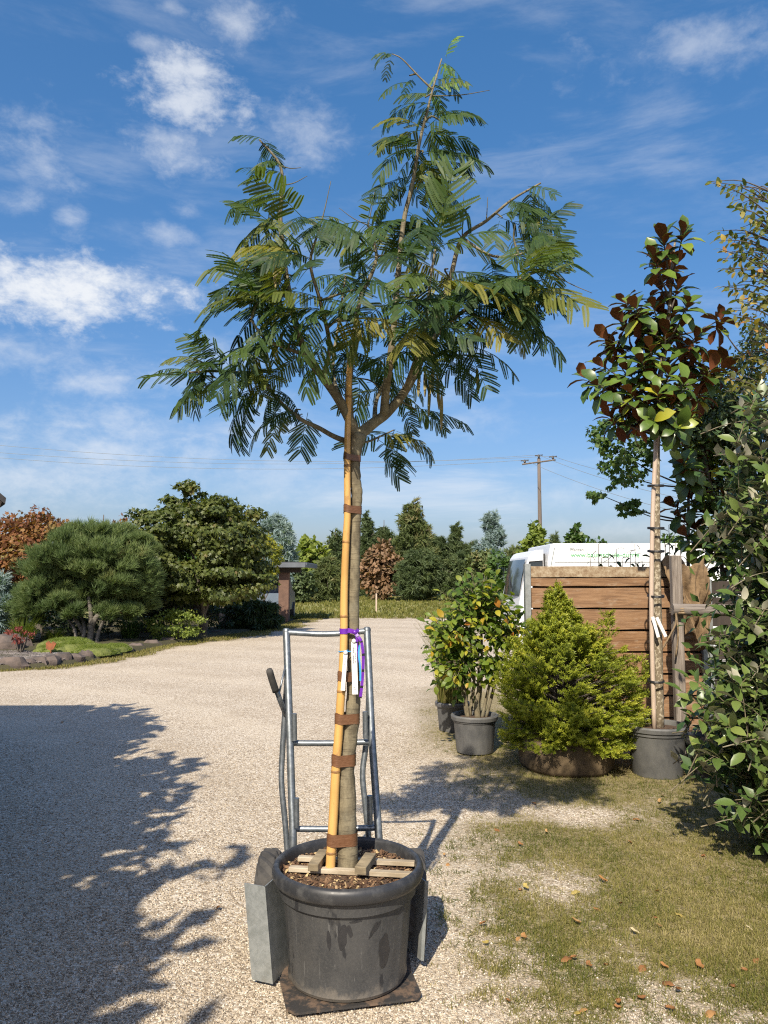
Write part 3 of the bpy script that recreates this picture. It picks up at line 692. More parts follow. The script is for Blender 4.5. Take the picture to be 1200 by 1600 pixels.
# left garden
broad_tree('red_maple', 'red and orange autumn maple at the left edge behind the pine', 48, 985, 21, 792, 175, T_maple, .13, 'maple_red', 8500, 120, stems=2, bottom=965, depth=1.6)
broad_tree('red_maple', 'smaller yellow tinged red maple between pine and dark green maple', 172, 985, 22.5, 800, 130, T_maple, .13, ['maple_red'], 3500, 60, bottom=960, depth=1.1)
def dark_maple():
    g = ground_at(318, 996); Y = g.y
    root = empty('japanese_maple', g, 'wide dark green maple with domed layered crown beside the carport', 'tree')
    t = MB(); c = at(320, 860, Y)
    for e in [(250, 880), (290, 820), (340, 800), (380, 850), (320, 850)]:
        q = spline([g, at(318, 960, Y), at((e[0] + 318) / 2, (e[1] + 940) / 2, Y + random.uniform(-.5, .5)), at(e[0], e[1], Y + random.uniform(-.8, .8))], 5); t.tube(q, taper(len(q), .09, .02), 7)
    t.build('trunk', 'bark_dark', root, True)
    # lobes of the crown: px, py, rx, ry
    Ps = []
    for px, py, rx, ry, n in [(305, 855, 100, 85, 9000), (292, 792, 36, 40, 2200), (350, 825, 62, 52, 3600), (245, 835, 52, 46, 3200), (228, 880, 40, 50, 2200), (330, 905, 98, 38, 5200), (375, 872, 52, 46, 3000), (260, 912, 60, 40, 2600)]:
        q = at(px, py, Y + random.uniform(-.5, .3)); k = Y / F; Ps.append(crown_pts(q, (rx * k, min(rx * k, 1.5), ry * k), max(14, n // 70), n, .30, .5, .95, .5, down=.7))
    foliage('crown', root, T_maple, [np.concatenate(a) for a in zip(*Ps)], .125, 'maple_green')
dark_maple()
broad_tree('yellow_maple', 'yellow leaved small maple at the right end of the dark maple', 412, 985, 24.5, 832, 54, T_maple, .12, 'maple_yellow', 2200, 40, bottom=912, depth=.8, trunk_r=.05)
def mound(name, label, px, py, Y, rx, ry, tpl, size, mats, n, nclump, cat='shrub', group=None, depth=None, **kw):
    q = at(px, py, Y); k = Y / F; root = empty(name, (q.x, Y, 0), label, cat, group)
    t = MB()
    for i in range(6):
        a = i * 1.05; t.tube(spline([(q.x, Y, -.02), (q.x + math.cos(a) * rx * k * .3, Y + math.sin(a) * rx * k * .3, q.z * .6), (q.x + math.cos(a) * rx * k * .6, Y + math.sin(a) * rx * k * .5, q.z * 1.1)], 4), taper(9, .02, .006), 5, cap=False)
    t.build('stem', 'bark_dark', root, True)
    P = crown_pts((q.x, Y, q.z), (rx * k, depth or rx * k, ry * k), nclump, n, kw.pop('clump', .3), **kw); P[0][:, 2] = np.maximum(P[0][:, 2], .01)
    foliage('crown', root, tpl, P, size, mats); return root
mound('golden_shrub', 'low yellow green shrub under the dark maple', 275, 975, 18.8, 44, 24, T_small, .085, 'lime_leaf', 1800, 36)
mound('dark_shrub', 'dark rounded evergreen shrub behind the low yellow green shrub', 262, 940, 21, 34, 38, T_small, .09, 'dark_leaf', 1500, 30)
mound('weeping_conifer', 'low dark drooping conifer mound in front of the carport', 394, 962, 23.2, 40, 27, T_spray, .22, 'dark_leaf', 3200, 70, flat=.4, down=1.2)
mound('blue_shrub', 'small blue green conifer at the left picture edge', -2, 945, 17.5, 24, 40, T_spray, .2, 'blue_needle', 1200, 24)
def tuft_plant(name, label, px, Y, h, n, spread, mats, cat='grass plant', w=.012):
    g = at(px, 940, Y); g.z = 0; root = empty(name, g, label, cat); V = []; Fc = []; rn = []
    for i in range(n):
        a = random.random() * 6.283; r = random.random() ** .5 * spread * .35; b = Vector((g.x + math.cos(a) * r, g.y + math.sin(a) * r, 0)); l = h * random.uniform(.6, 1.1); ln = random.uniform(.1, 1) * spread
        s = Vector((math.sin(a + random.uniform(-1, 1)), -math.cos(a), 0)).normalized() * w / 2; k = len(V)
        m1 = b + Vector((math.cos(a) * ln * .35, math.sin(a) * ln * .35, l * .65)); m2 = b + Vector((math.cos(a) * ln, math.sin(a) * ln, l * random.uniform(.75, 1.05)))
        V += [b - s, b + s, m1 + s, m1 - s, m2]; Fc += [(k, k + 1, k + 2), (k, k + 2, k + 3), (k + 3, k + 2, k + 4)]; rn += [random.random()] * 5
    o = link('blades', mesh_np('blades', [tuple(v) for v in V], Fc, mats, rn), root); o['kind'] = 'stuff'; return root
tuft_plant('ornamental_grass', 'tall arching green grass clump left of the pine stems', 38, 17.2, .75, 420, .45, 'lime_leaf')
tuft_plant('ornamental_grass', 'arching green grass clump right behind the pine stems', 205, 18.8, .62, 320, .45, 'green_leaf')
tuft_plant('ornamental_grass', 'short yellow green grass clump under the pine crown', 85, 17.9, .42, 300, .4, 'lime_leaf')
mound('dark_shrub', 'dark low shrub added as deep shade left of the maple trunk', 226, 962, 20.5, 40, 30, T_small, .09, 'dark_leaf', 1700, 34)  # this and the next dark shrubs are added to darken the bed under the crowns
mound('dark_shrub', 'dark low shrub added as deep shade right of the maple trunk', 345, 962, 22.5, 34, 28, T_small, .09, 'dark_leaf', 1500, 30)
mound('dark_shrub', 'dark broad shrub added as shade behind the pine stems', 120, 960, 19.6, 75, 34, T_small, .09, 'dark_leaf', 2600, 46)
mound('dark_shrub', 'dark shrub added as shade at the foot of the red maple', 22, 962, 19.8, 45, 34, T_small, .09, 'dark_leaf', 1800, 34)
mound('red_shrub', 'tiny dark red shrub among the rocks at left', 33, 993, 15.2, 22, 13, T_small, .05, 'red_twig', 500, 16)
def mugo_pine():
    g = ground_at(138, 1010); Y = g.y; k = Y / F
    root = empty('mountain_pine', g, 'round spreading pine with pale forked stems in garden bed', 'pine tree')
    t = MB()
    for pts, r in [([(140, 1012), (141, 990), (150, 965), (172, 945), (180, 915)], .085), ([(139, 1010), (142, 985), (141, 950), (130, 900)], .08), ([(128, 1010), (130, 990), (118, 968), (104, 950), (85, 925)], .06),
                   ([(127, 1008), (132, 982), (124, 958), (110, 935), (115, 900)], .05), ([(118, 1008), (117, 985), (100, 960), (75, 935)], .045), ([(150, 1010), (155, 985), (170, 960), (200, 935)], .05)]:
        p = [at(a, b, Y + (i * random.uniform(-.12, .2))) for i, (a, b) in enumerate(pts)]; p[0].z = -.02; q = spline(p, 5); t.tube(q, taper(len(q), r, r * .4), 8)
    t.build('trunk', 'bark_grey', root, True)
    Ps = []
    for px, py, rx, ry, n in [(135, 862, 66, 42, 2300), (70, 915, 44, 42, 1500), (95, 868, 44, 36, 1200), (185, 858, 50, 38, 1400), (205, 905, 42, 42, 1400), (140, 915, 64, 40, 1800), (170, 885, 64, 42, 1500), (58, 948, 36, 28, 900), (208, 945, 36, 30, 900), (110, 836, 28, 18, 450), (222, 855, 24, 18, 400), (42, 932, 22, 24, 450), (100, 950, 30, 18, 500), (180, 955, 26, 20, 450)]:
        q = at(px, py, Y + random.uniform(-.5, .5)); Ps.append(crown_pts(q, (rx * k, max(.5, rx * k * .9), ry * k), max(8, n // 45), n, .34, .5, .92, .8, down=-.9))
    pos, nr, di, rnd = [np.concatenate(a) for a in zip(*Ps)]
    di = di * .5 + (pos - np.array(at(138, 930, Y))) * .5 + np.array([0, 0, .7])
    foliage('crown', root, tpl_tuft(14, 55, .07, 5), (pos, nr, di, rnd), .20, 'pine_needle')
mugo_pine()
def garden_bed():
    # raised soil behind the kerb stones
    V = []; Fc = []; ys = np.arange(10.8, 30, .3)
    for y in ys:
        xe = bed_x(y)
        for e in (0, .12, .5, 1.5, 4, 12): V.append((xe - e, y, -.02 + (0 if e == 0 else min(.16, .10 + e * .02)) * (1 if y < 22 else max(0, (25 - y) / 3)) + .03 * mnoise.noise(Vector((xe - e, y, 2)))))
    for i in range(len(ys) - 1):
        for j in range(5): a = i * 6 + j; Fc.append((a + 1, a, a + 6, a + 7))
    bed = link('garden_bed', mesh_np('garden_bed', V, Fc, 'bed_soil', smooth=True)); bed['kind'] = 'structure'
    def stone(px, py, w, h, d, m='rock', name='stone'):
        w *= 1.2; h *= 1.15
        g = ground_at(px, py); b = MB(); r = random.Random(int(px * 7 + py)); n = 9
        vs = []; fs = []; rings = [(.86, 0), (1.0, .35), (.92, .75), (.62, 1.0)]
        for q, z in rings:
            for j in range(n):
                a = 2 * math.pi * j / n; k = q * r.uniform(.82, 1.12); vs.append((g.x + math.cos(a) * w / 2 * k, g.y + math.sin(a) * d / 2 * k, -.02 + z * h * r.uniform(.9, 1.08)))
        for i in range(3):
            for j in range(n): fs.append((i * n + j, i * n + (j + 1) % n, (i + 1) * n + (j + 1) % n, (i + 1) * n + j))
        fs.append(tuple(3 * n + j for j in range(n))); b.add(vs, fs); b.build(name, m, bed, 35)
    for px, py, w, h, d in [(20, 1046, .45, .2, .3), (42, 1044, .3, .16, .25), (62, 1042, .34, .17, .3), (80, 1041, .30, .18, .3), (98, 1038, .3, .2, .3), (117, 1036, .34, .16, .28), (134, 1032, .25, .18, .25), (152, 1028, .3, .15, .25), (172, 1025, .3, .14, .25), (194, 1020, .34, .15, .25), (214, 1015, .3, .14, .25), (238, 1010, .35, .14, .25), (262, 1005, .35, .14, .25), (288, 1000, .35, .14, .25), (312, 996, .35, .14, .25), (338, 992, .35, .12, .25)]:
        stone(px, py, w, h, d)
    for px, py, w, h, d, m in [(8, 1022, .7, .36, .5, 'rock'), (30, 1018, .5, .28, .4, 'rock'), (52, 1006, .3, .3, .3, 'rock_pale'), (90, 1030, .28, .12, .2, 'rock_pale'), (-10, 1010, .6, .5, .5, 'rock'), (60, 1000, .25, .36, .25, 'rock')]: stone(px, py, w, h, d, m, 'boulder')
    # grey chippings
    n = 7000; x = []; y = []
    while len(x) < n:
        yy = 12.3 + 3.2 * random.random(); xx = bed_x(yy) - .15 - 2.4 * random.random()
        if to_px((xx, yy, .1))[0] < 100: x.append(xx); y.append(yy)
    x = np.array(x); y = np.array(y); a = rng.random(n) * 6.28
    T = (np.array([(1, 0, 0), (-.6, .8, 0), (-.5, -.8, 0), (0, 0, .6)], float) * .03, np.array([(0, 1, 3), (1, 2, 3), (2, 0, 3)]), np.zeros(3, int))
    me = scatter('chippings', T, np.stack([x, y, np.full(n, .105)], 1), frames(np.stack([np.cos(a), np.sin(a), rng.normal(size=n) * .2], 1), np.stack([rng.normal(size=n) * .3, rng.normal(size=n) * .3, np.ones(n)], 1)), .6 + .8 * rng.random(n), 'mulch_chip')
    o = link('stone_mulch', me, bed); o['kind'] = 'stuff'
garden_bed()
def ground_cover(label, blobs, n, m='moss'):
    Ps = []; gx = ground_at(*blobs[0][:2])
    base = MB()
    for px, py, rx, ry, h in blobs:
        g = ground_at(px, py); k = g.y / F
        base.lathe([(rx * k, 0), (rx * k * .93, h * .55), (rx * k * .7, h * .85), (rx * k * .35, h), (.001, h * 1.02)], (g.x, g.y, .06), 20, wob=lambda q, z: .08 * math.sin(q * 3 + px) + .05 * math.sin(q * 7))
    o = base.build('ground_cover', m, None, True); tag(o, label, 'ground cover', kind='stuff')
    P = []
    for px, py, rx, ry, h in blobs:
        g = ground_at(px, py); k = g.y / F; q = n // len(blobs); a = rng.random(q) * 6.28; r = rng.random(q) ** .5
        P.append(np.stack([g.x + np.cos(a) * r * rx * k, g.y + np.sin(a) * r * rx * k, .06 + h * np.clip(1.05 - r ** 3, .1, 1)], 1))
    P = np.concatenate(P); m2 = len(P)
    me = scatter('leaves', tpl_tuft(7, 70, .12, 9), P, frames(np.stack([rng.normal(size=m2) * .4, rng.normal(size=m2) * .4, np.ones(m2)], 1), unit(m2)), .05 + .03 * rng.random(m2), 'lime_leaf')
    c = link('leaves', me, o); c['kind'] = 'stuff'
ground_cover('low mossy green cushion plant in front of the pine', [(85, 1026, 30, 10, .16), (120, 1024, 34, 10, .2), (150, 1027, 36, 10, .16), (180, 1022, 24, 8, .12), (105, 1018, 45, 10, .2)], 5200)
def rusty_sign():
    g = ground_at(79, 1030); root = empty('garden_marker', g, 'small rust orange metal marker standing among the grey chippings', 'marker')
    s = Vector((g.x, g.y, .1)); MB().tube([s + Vector((0, 0, -.1)), s + Vector((0, 0, .12))], .012, 8).build('stem', 'rust', root)
    MB().prism([(s.x - .09, .20), (s.x - .02, .17), (s.x + .05, .19), (s.x + .10, .30), (s.x + .04, .34), (s.x, .30), (s.x - .05, .35), (s.x - .1, .31)], 1, s.y - .012, s.y + .012).build('plate', 'rust', root)
rusty_sign()

# ------------------------------------------------------------------ far trees behind the meadow
def conifer(name, label, px, Y, top, width, mats, n, size=.42, base=938, cone=.85, group='trees behind the meadow', cat='conifer', nclump=None, tpl=None):
    return broad_tree(name, label, px, base, Y, top, width, tpl or T_spray, size, mats, n, nclump or max(34, n // 60), cat, group, bottom=base, trunk_r=.16, clump=random.uniform(.26, .36), cone=cone * random.uniform(.75, 1.0), flat=.6, lo=.35, depth=width / F * Y / 2)
G = 'trees behind the meadow'
conifer('blue_cedar', 'blue grey cedar behind the carport roof', 430, 46, 805, 86, 'blue_needle', 3600, .5, cone=.55)
conifer('blue_cedar', 'narrow blue grey conifer peeking over the left maples', 158, 42, 792, 66, 'blue_needle', 1800, .45, cone=.6)
broad_tree('lime_tree', 'pale yellow green tree right of the blue cedar', 486, 938, 58, 838, 56, T_dia, .45, 'lime_leaf', 2600, 50, 'tree', G, bottom=930, trunk_r=.12)
conifer('conifer', 'dark pointed conifer just left of the bamboo stake', 524, 60, 822, 60, 'conifer_dark', 2600)
conifer('conifer', 'narrow dark spire conifer right behind the mimosa trunk', 573, 60, 792, 42, 'conifer_dark', 2600)
conifer('pine_tree', 'dark round topped pine left of the cone laden conifer', 600, 62, 802, 50, 'conifer_dark', 2600, .5, cone=.4, cat='pine tree')
conifer('conifer', 'tall olive conifer laden with brown cones at meadow edge', 645, 58, 787, 82, 'conifer_olive', 4600, .5, cone=.6)
conifer('conifer', 'dark twin tipped conifer right of the cone laden tree, left tip', 690, 60, 828, 44, 'conifer_dark', 2200, cone=.6)
conifer('conifer', 'dark narrow conifer right of the cone laden tree, taller right tip', 713, 60, 818, 44, 'conifer_dark', 2400)
broad_tree('copper_tree', 'rust brown leaved tree in front of the far conifers', 596, 940, 52, 845, 78, T_dia, .34, 'cone_rust', 4200, 80, 'tree', G, bottom=938, trunk_r=.1, cone=.35, lo=.3)
broad_tree('yew_bush', 'large dark rounded yew bush at the meadow edge', 655, 942, 50, 856, 84, T_spray, .34, 'conifer_dark', 4600, 110, 'bush', G, bottom=944, trunk_r=.1, cone=.25, flat=.6)
broad_tree('yew_bush', 'dark evergreen bush left of the trunk and stake', 512, 942, 49, 870, 58, T_spray, .34, 'conifer_olive', 3200, 80, 'bush', G, bottom=944, trunk_r=.1, cone=.35, flat=.6)
broad_tree('clipped_bush', 'smooth dark rounded bush right of the carport post', 470, 940, 46, 886, 44, T_dia, .2, 'conifer_dark', 2600, 80, 'bush', G, bottom=944, trunk_r=.08, flat=.8)
broad_tree('yew_bush', 'dark green bush behind the potted autumn shrub', 720, 942, 50, 862, 70, T_spray, .34, 'conifer_dark', 3200, 80, 'bush', G, bottom=944, trunk_r=.1, cone=.3)
conifer('blue_cedar', 'pale blue grey conifer left of the white van', 770, 56, 800, 68, 'blue_needle', 2600, .45, cone=.7)
broad_tree('tan_bush', 'olive shrubby tree left of the van cab', 752, 942, 46, 856, 50, T_dia, .25, 'conifer_olive', 1800, 36, 'bush', G, bottom=935, trunk_r=.06)
broad_tree('green_bush', 'green bush between blue conifer and van cab', 790, 942, 44, 862, 60, T_dia, .25, 'green_leaf', 2400, 50, 'bush', G, bottom=940, trunk_r=.06)
broad_tree('lime_tree', 'loose green tree standing in front of the power pole', 836, 940, 52, 818, 50, T_dia, .4, 'lime_leaf', 1500, 40, 'tree', G, bottom=915, trunk_r=.1, lo=.3)
conifer('conifer', 'tiny dark conifer tip above the van roof', 868, 60, 834, 26, 'conifer_dark', 900)
broad_tree('green_tree', 'small loose round tree above the middle of the van roof', 901, 940, 58, 812, 32, T_dia, .4, 'green_leaf', 900, 26, 'tree', G, bottom=880, trunk_r=.1, lo=.3)
for px, top, w, m, lab in [(545, 838, 50, 'conifer_dark', 'dark conifer between the stake and the carport trees'), (622, 836, 44, 'conifer_dark', 'dark conifer just left of the tall cone laden tree'), (672, 830, 52, 'conifer_olive', 'olive conifer behind the large yew bush'), (738, 838, 52, 'conifer_dark', 'dark conifer left of the pale blue conifer'), (458, 852, 50, 'conifer_olive', 'olive conifer just right of the blue cedar'), (500, 852, 46, 'conifer_olive', 'olive conifer behind the pale yellow green tree'), (800, 850, 50, 'conifer_olive', 'olive conifer behind the van cab')]:
    conifer('conifer', lab, px, 66, top, w, m, 2200, .5, cone=.6)
for px, top, w in [(935, 836, 50), (990, 838, 60), (1050, 836, 60)]:
    broad_tree('far_bush', {935: 'low far bush behind the van lettering', 990: 'low far bush behind the van roof near the staked trunk', 1050: 'far bush behind the van at the right'}[px], px, 940, 66, top, w, T_dia, .4, 'green_leaf', 900, 24, 'bush', G, bottom=925, trunk_r=.08)
broad_tree('far_bush', 'far bush left of the dark conifers beside the carport', 548, 940, 66, 850, 60, T_dia, .4, 'conifer_dark', 1200, 30, 'bush', G, bottom=930, trunk_r=.08)
for px in (380, 300, 90):
    broad_tree('hedge_tree', {380: 'green tree behind the carport roof, right of the dark maple dome', 300: 'green tree hidden behind the dark maple dome', 90: 'green tree far behind the red maple'}[px], px, 940, 48, 860, 110, T_dia, .4, 'green_leaf', 2200, 40, 'tree', G, bottom=935, trunk_r=.12)
def far_wood():
    P = crown_pts((40, 150, 3.0), (110, 6, 3.4), 160, 5000, .10, .3, 1, .9); o = link('far_wood', scatter('far_wood', T_dia, P[0], frames(P[2], P[1]), 1.6 + rng.random(5000), 'conifer_dark', P[3]))
    tag(o, 'dark line of far woodland along the horizon', 'woodland', kind='stuff')
far_wood()
def stake():
    g = ground_at(588, 957); MB_ = MB().box((g.x, g.y, .4), (.07, .07, .86), bev=.008); o = MB_.build('meadow_stake', 'bark_stake', None, origin=(g.x, g.y, 0)); tag(o, 'thin pale stake standing in the meadow right of the trunk', 'stake')
stake()
def power_pole():
    Y = 62; b = at(845, 900, Y); b.z = -.03; t = at(842, 716, Y); root = empty('power_pole', b, 'tall wooden power pole with tilted crossarm above the van', 'power pole')
    MB().tube([b, b.lerp(t, .5), t], [.19, .165, .13], 12).build('pole', 'pole_wood', root, True)
    a = at(816, 725.5, Y - .15); c = at(868, 718.5, Y - .15); MB().tube([a, c], .07, 6).build('crossarm', 'pole_wood', root)
    ends = []
    for px, py in [(820, 724), (842, 716), (864, 718)]:
        p = at(px, py, Y - .15); ins = MB(); ins.lathe([(.02, 0), (.05, .02), (.11, .1), (.11, .16), (.05, .22), (.09, .27), (.02, .32)], p, 10); ins.tube([p + Vector((-.32, 0, .2)), p + Vector((.32, 0, .27))], .045, 6); ins.build('insulator', 'insulator', root, True); ends.append(p + Vector((0, 0, .28)))
    for i, (e, (lpx, lpy), lab) in enumerate(zip(ends, [(-40, 712), (-40, 704), (-40, 692)], ['lowest', 'middle', 'topmost'])):
        s = at(lpx, lpy, 60); q = [e.lerp(s, k / 20) + Vector((0, 0, -.9 * 4 * (k / 20) * (1 - k / 20))) for k in range(21)]
        tag(MB().tube(q, .016, 5).build('power_line', 'wire'), lab + ' thin power line running left from the pole', 'power line', 'power lines')
        s = at(1060 + 20 * i, 800 - 18 * i, 45); q = [e.lerp(s, k / 12) + Vector((0, 0, -.3 * 4 * (k / 12) * (1 - k / 12))) for k in range(13)]
        tag(MB().tube(q, .016, 5).build('power_line', 'wire'), lab + ' thin power line running down right from the pole', 'power line', 'power lines')
power_pole()

# ------------------------------------------------------------------ van and fence
def van():
    Y = 12.0; k = Y / F
    def X(px): return at(px, 880, Y).x
    def Z(py): return at(900, py, Y).z
    W = 1.75
    root = empty('delivery_van', (X(930), Y + W / 2, 0), 'white van with green web lettering parked behind the wooden fence', 'van')
    x0 = X(811); roof = Z(859.5); sill = .42; xb = X(849)
    cab = [(x0 + .02, sill), (x0 - .02, .75), (x0 - .01, Z(945)), (X(814), Z(925)), (X(818), Z(905)), (X(822), Z(885)), (X(826), Z(870)), (X(832), Z(862)), (X(838), roof), (xb, roof + .005), (xb, sill)]
    b = MB(); b.prism(cab, 1, Y, Y + W)
    cb = b.build('cab', 'van_white', root)
    def pane(pts, y=Y - .004, nm='window', m='glass_dark', par=None):
        o = MB().prism([(X(a), Z(c)) for a, c in pts], 1, y - .008, y + .01).build(nm, m, par or root); return o
    wp = [(827, 878), (847, 876), (847, 912), (824, 912), (823, 900)]; w2 = pane(wp)
    q = [Vector((X(a), Y - .012, Z(c))) for a, c in wp]; q.append(q[0]); MB().tube(q, .010, 5).build('seal', 'trim_black', w2)
    # windscreen on the sloping front
    ws = MB(); pr = [(813.2, 932), (817.3, 905), (821.4, 884), (824, 874)]; off = .012; vs = []; n = 6
    for a, c in pr:
        for k in range(n + 1): vs.append((X(a) - off - .035 * math.sin(math.pi * k / n), Y + .10 + (W - .2) * k / n, Z(c) + .004))
    ws.add(vs, [(i * (n + 1) + k, i * (n + 1) + k + 1, (i + 1) * (n + 1) + k + 1, (i + 1) * (n + 1) + k) for i in range(3) for k in range(n)]); ws.build('windscreen', 'glass_dark', root, True)
    wp = MB(); wp.tube([(X(812) - .06, Y + .5, Z(934)), (X(818) - .05, Y + 1.1, Z(900))], .012, 5); wp.build('wiper', 'trim_black', root)
    MB().box((X(836), Y - .012, Z(930)), (.14, .02, .03), bev=.005).build('door_handle', 'trim_black', root)
    # box body, set back a little from the cab with a slanted leading edge
    xe = X(1215); zt = Z(849)
    body = [(xb + .06, sill + .1), (xb + .06, Z(878)), (X(860), Z(851)), (X(865), zt), (xe, zt), (xe, sill + .1)]
    bd = MB(); bd.prism(body, 1, Y - .03, Y + W + .03); bo = bd.build('box_body', 'van_white', root)
    MB().tube([(X(866), Y - .034, Z(878)), (xe - .05, Y - .034, Z(878))], .006, 5).build('trim_line', 'letter_grey', bo)
    MB().tube([(X(866), Y - .034, Z(856)), (X(860), Y - .034, Z(884))], .006, 5).build('seam', 'letter_grey', bo)
    MB().box((xb + .03, Y + W / 2, 1.2), (.056, W - .3, 1.5)).build('cab_gap', 'trim_black', root)
    MB().box(((xb + xe) / 2, Y + W / 2, .36), (xe - xb, W - .3, .12)).build('chassis', 'trim_black', root)
    for x in (x0 + .55, xe - .8):
        for y in (Y + .06, Y + W - .06):
            wl = MB().tube([(x, y - .09, .31), (x, y + .09, .31)], .31, 20).build('wheel', 'rubber', root)
            MB().tube([(x, y - .10, .31), (x, y + .10, .31)], .17, 14).build('rim', 'hub_silver', wl)
    def text(body, px, py, size, m, nm):
        cu = bpy.data.curves.new(nm, 'FONT'); cu.body = body; cu.size = size; cu.extrude = .001; cu.materials.append(MATS[m])
        tmp = bpy.data.objects.new(nm, cu); C.objects.link(tmp); bpy.context.view_layer.update(); me = bpy.data.meshes.new_from_object(tmp.evaluated_get(bpy.context.evaluated_depsgraph_get())); bpy.data.objects.remove(tmp)
        o = bpy.data.objects.new(nm, me); C.objects.link(o); o.location = (X(px), Y - .036, Z(py)); o.rotation_euler = (math.pi / 2, 0, 0); o.parent = bo; o.matrix_parent_inverse = world_of(bo).inverted()
    text('Pflanzen', 890, 861, .066, 'letter_grey', 'lettering'); text('www.baumschule-durrle', 891, 870.5, .108, 'letter_green', 'lettering')
van()
def fence():
    Y = 7.3
    def X(px): return at(px, 900, Y).x
    x0, x1 = X(826), X(1104); root = empty('wooden_fence', ((x0 + x1) / 2, Y, 0), 'brown horizontal plank fence panel between steel posts behind potted trees', 'fence')
    zt = at(900, 885, Y).z; pitch = .2025; i = 0; z = zt
    def plank(xa, xb, z0, z1, y, m, seed):
        r = random.Random(seed); n = 8; vs = []; fs = []
        for j in range(n + 1):
            x = xa + (xb - xa) * j / n; dz0 = r.uniform(-.004, .004); dz1 = r.uniform(-.003, .003); dy = r.uniform(-.004, .004)
            vs += [(x, y - .014 + dy, z0 + .004 + dz0), (x, y - .016 + dy, z1 - .004 + dz1), (x, y + .014 + dy, z1 + dz1), (x, y + .014 + dy, z0 + dz0)]
        for j in range(n):
            a = j * 4
            for q in range(4): fs.append((a + q, a + 4 + q, a + 4 + (q + 1) % 4, a + (q + 1) % 4))
        fs += [(0, 1, 2, 3), (n * 4 + 3, n * 4 + 2, n * 4 + 1, n * 4)]
        b = MB().add(vs, fs); c = Vector(((xa + xb) / 2, y, (z0 + z1) / 2)); b.build('plank', m, root, origin=c)
    while z > .05:
        z0 = max(.03, z - pitch + .014)
        if i == 0: plank(x0, x1, z0 + .085, z, Y - .012, 'lichen_wood', 1); plank(x0, x1, z0, z0 + .083, Y + .0, 'fence_wood', 2)
        else: plank(x0 + random.uniform(-.004, .004), x1, z0, z, Y + random.uniform(-.01, .01), 'fence_wood', i + 10)
        z -= pitch; i += 1
    # backing that closes the gaps between planks
    MB().box(((x0 + x1) / 2, Y + .06, zt / 2), (x1 - x0 - .1, .05, zt - .06)).build('back_board', 'shed_wood', root)
    def steel(px, pyt, lean=0.0, w=.075):
        p = at(px, pyt, Y - .03); b = MB(); b.box((p.x, Y - .045, p.z / 2), (w, .012, p.z), bev=.003); b.box((p.x - w / 2 + .006, Y - .005, p.z / 2), (.012, .08, p.z), bev=.003); b.build('post', 'galvanised_plate', root)
    steel(824, 881, w=.055); steel(1102, 905, w=.10)
    # second panel with open gaps to the right
    for j in range(9):
        z1 = at(1130, 908, Y).z - j * .155; plank(X(1110), X(1290), z1 - .12, z1, Y + .05, 'shed_wood', 60 + j)
fence()
def frame_posts():
    Y = 6.75; t = at(1055, 868, Y); root = empty('wooden_rack', (t.x, Y, 0), 'weathered grey timber post with horizontal rail in front of the fence', 'timber rack')
    p = MB().box((t.x, Y, t.z / 2), (.088, .07, t.z), bev=.006).build('post', 'grey_wood', root)
    a = at(1050, 952, Y - .07); b = at(1260, 956, Y - .07); MB().tube([a, b], .052, 10).build('rail', 'grey_wood_rail', root, 40)
    tw = MB(); z = a.z
    for k in range(3): q = [Vector((t.x + .062 * math.cos(u) * 1.05, Y - .03 + .088 * math.sin(u), z - .03 + k * .018)) for u in np.linspace(0, 6.28, 14)]; tw.tube(q, .008, 5)
    tw.tube(spline([(t.x - .05, Y - .1, z), (t.x - .06, Y - .12, z - .12), (t.x - .14, Y - .1, z - .28), (t.x - .18, Y - .1, z - .34)], 4), .009, 5); tw.tube(spline([(t.x - .05, Y - .1, z), (t.x - .04, Y - .12, z - .2), (t.x - .06, Y - .1, z - .4)], 4), .009, 5)
    tag(tw.build('twine', 'twine', None, True), 'loose brown twine tied round the grey timber post and rail', 'twine')
    # burlap thrown over the fence top
    n, m = 44, 50; V = []; Fc = []; L = at(1034, 893, 7.2); Rr = at(1100, 890, 7.2)
    for j in range(m + 1):
        v = j / m
        for i in range(n + 1):
            u = i / n; x = L.x + (Rr.x - L.x) * (u * (1 - .35 * max(0, v - .3)) + .42 * max(0, v - .3) * .9); f = .06 * abs(math.sin(u * 8 + 2.5 * v)) + .035 * math.sin(u * 19 - 6 * v + 1) + .03 * math.sin(v * 13 + u * 7) + .02 * math.sin(u * 37 + v * 21) - .05
            zt = 1.74 + .05 * math.sin(u * 7) + .02 * math.sin(u * 19)
            ln = .40 if u < .28 else .74; V.append((x, 7.17 - .045 * min(1, v * 4) + f * min(1, .3 + v), zt - v * (ln + .05 * math.sin(u * 11))))
    for j in range(m):
        for i in range(n): a = j * (n + 1) + i; Fc.append((a, a + n + 1, a + n + 2, a + 1))
    top = [(x, 7.42, z - .10) for x, y, z in V[:n + 1]]; b = len(V); V += top
    for i in range(n): Fc.append((i, i + 1, b + i + 1, b + i))
    o = link('burlap_sheet', mesh_np('burlap_sheet', V, Fc, 'burlap', smooth=True)); sm = o.modifiers.new('thickness', 'SOLIDIFY'); sm.thickness = .006
    tag(o, 'crumpled tan burlap sheet hanging over the fence behind the grey post', 'burlap')
frame_posts()

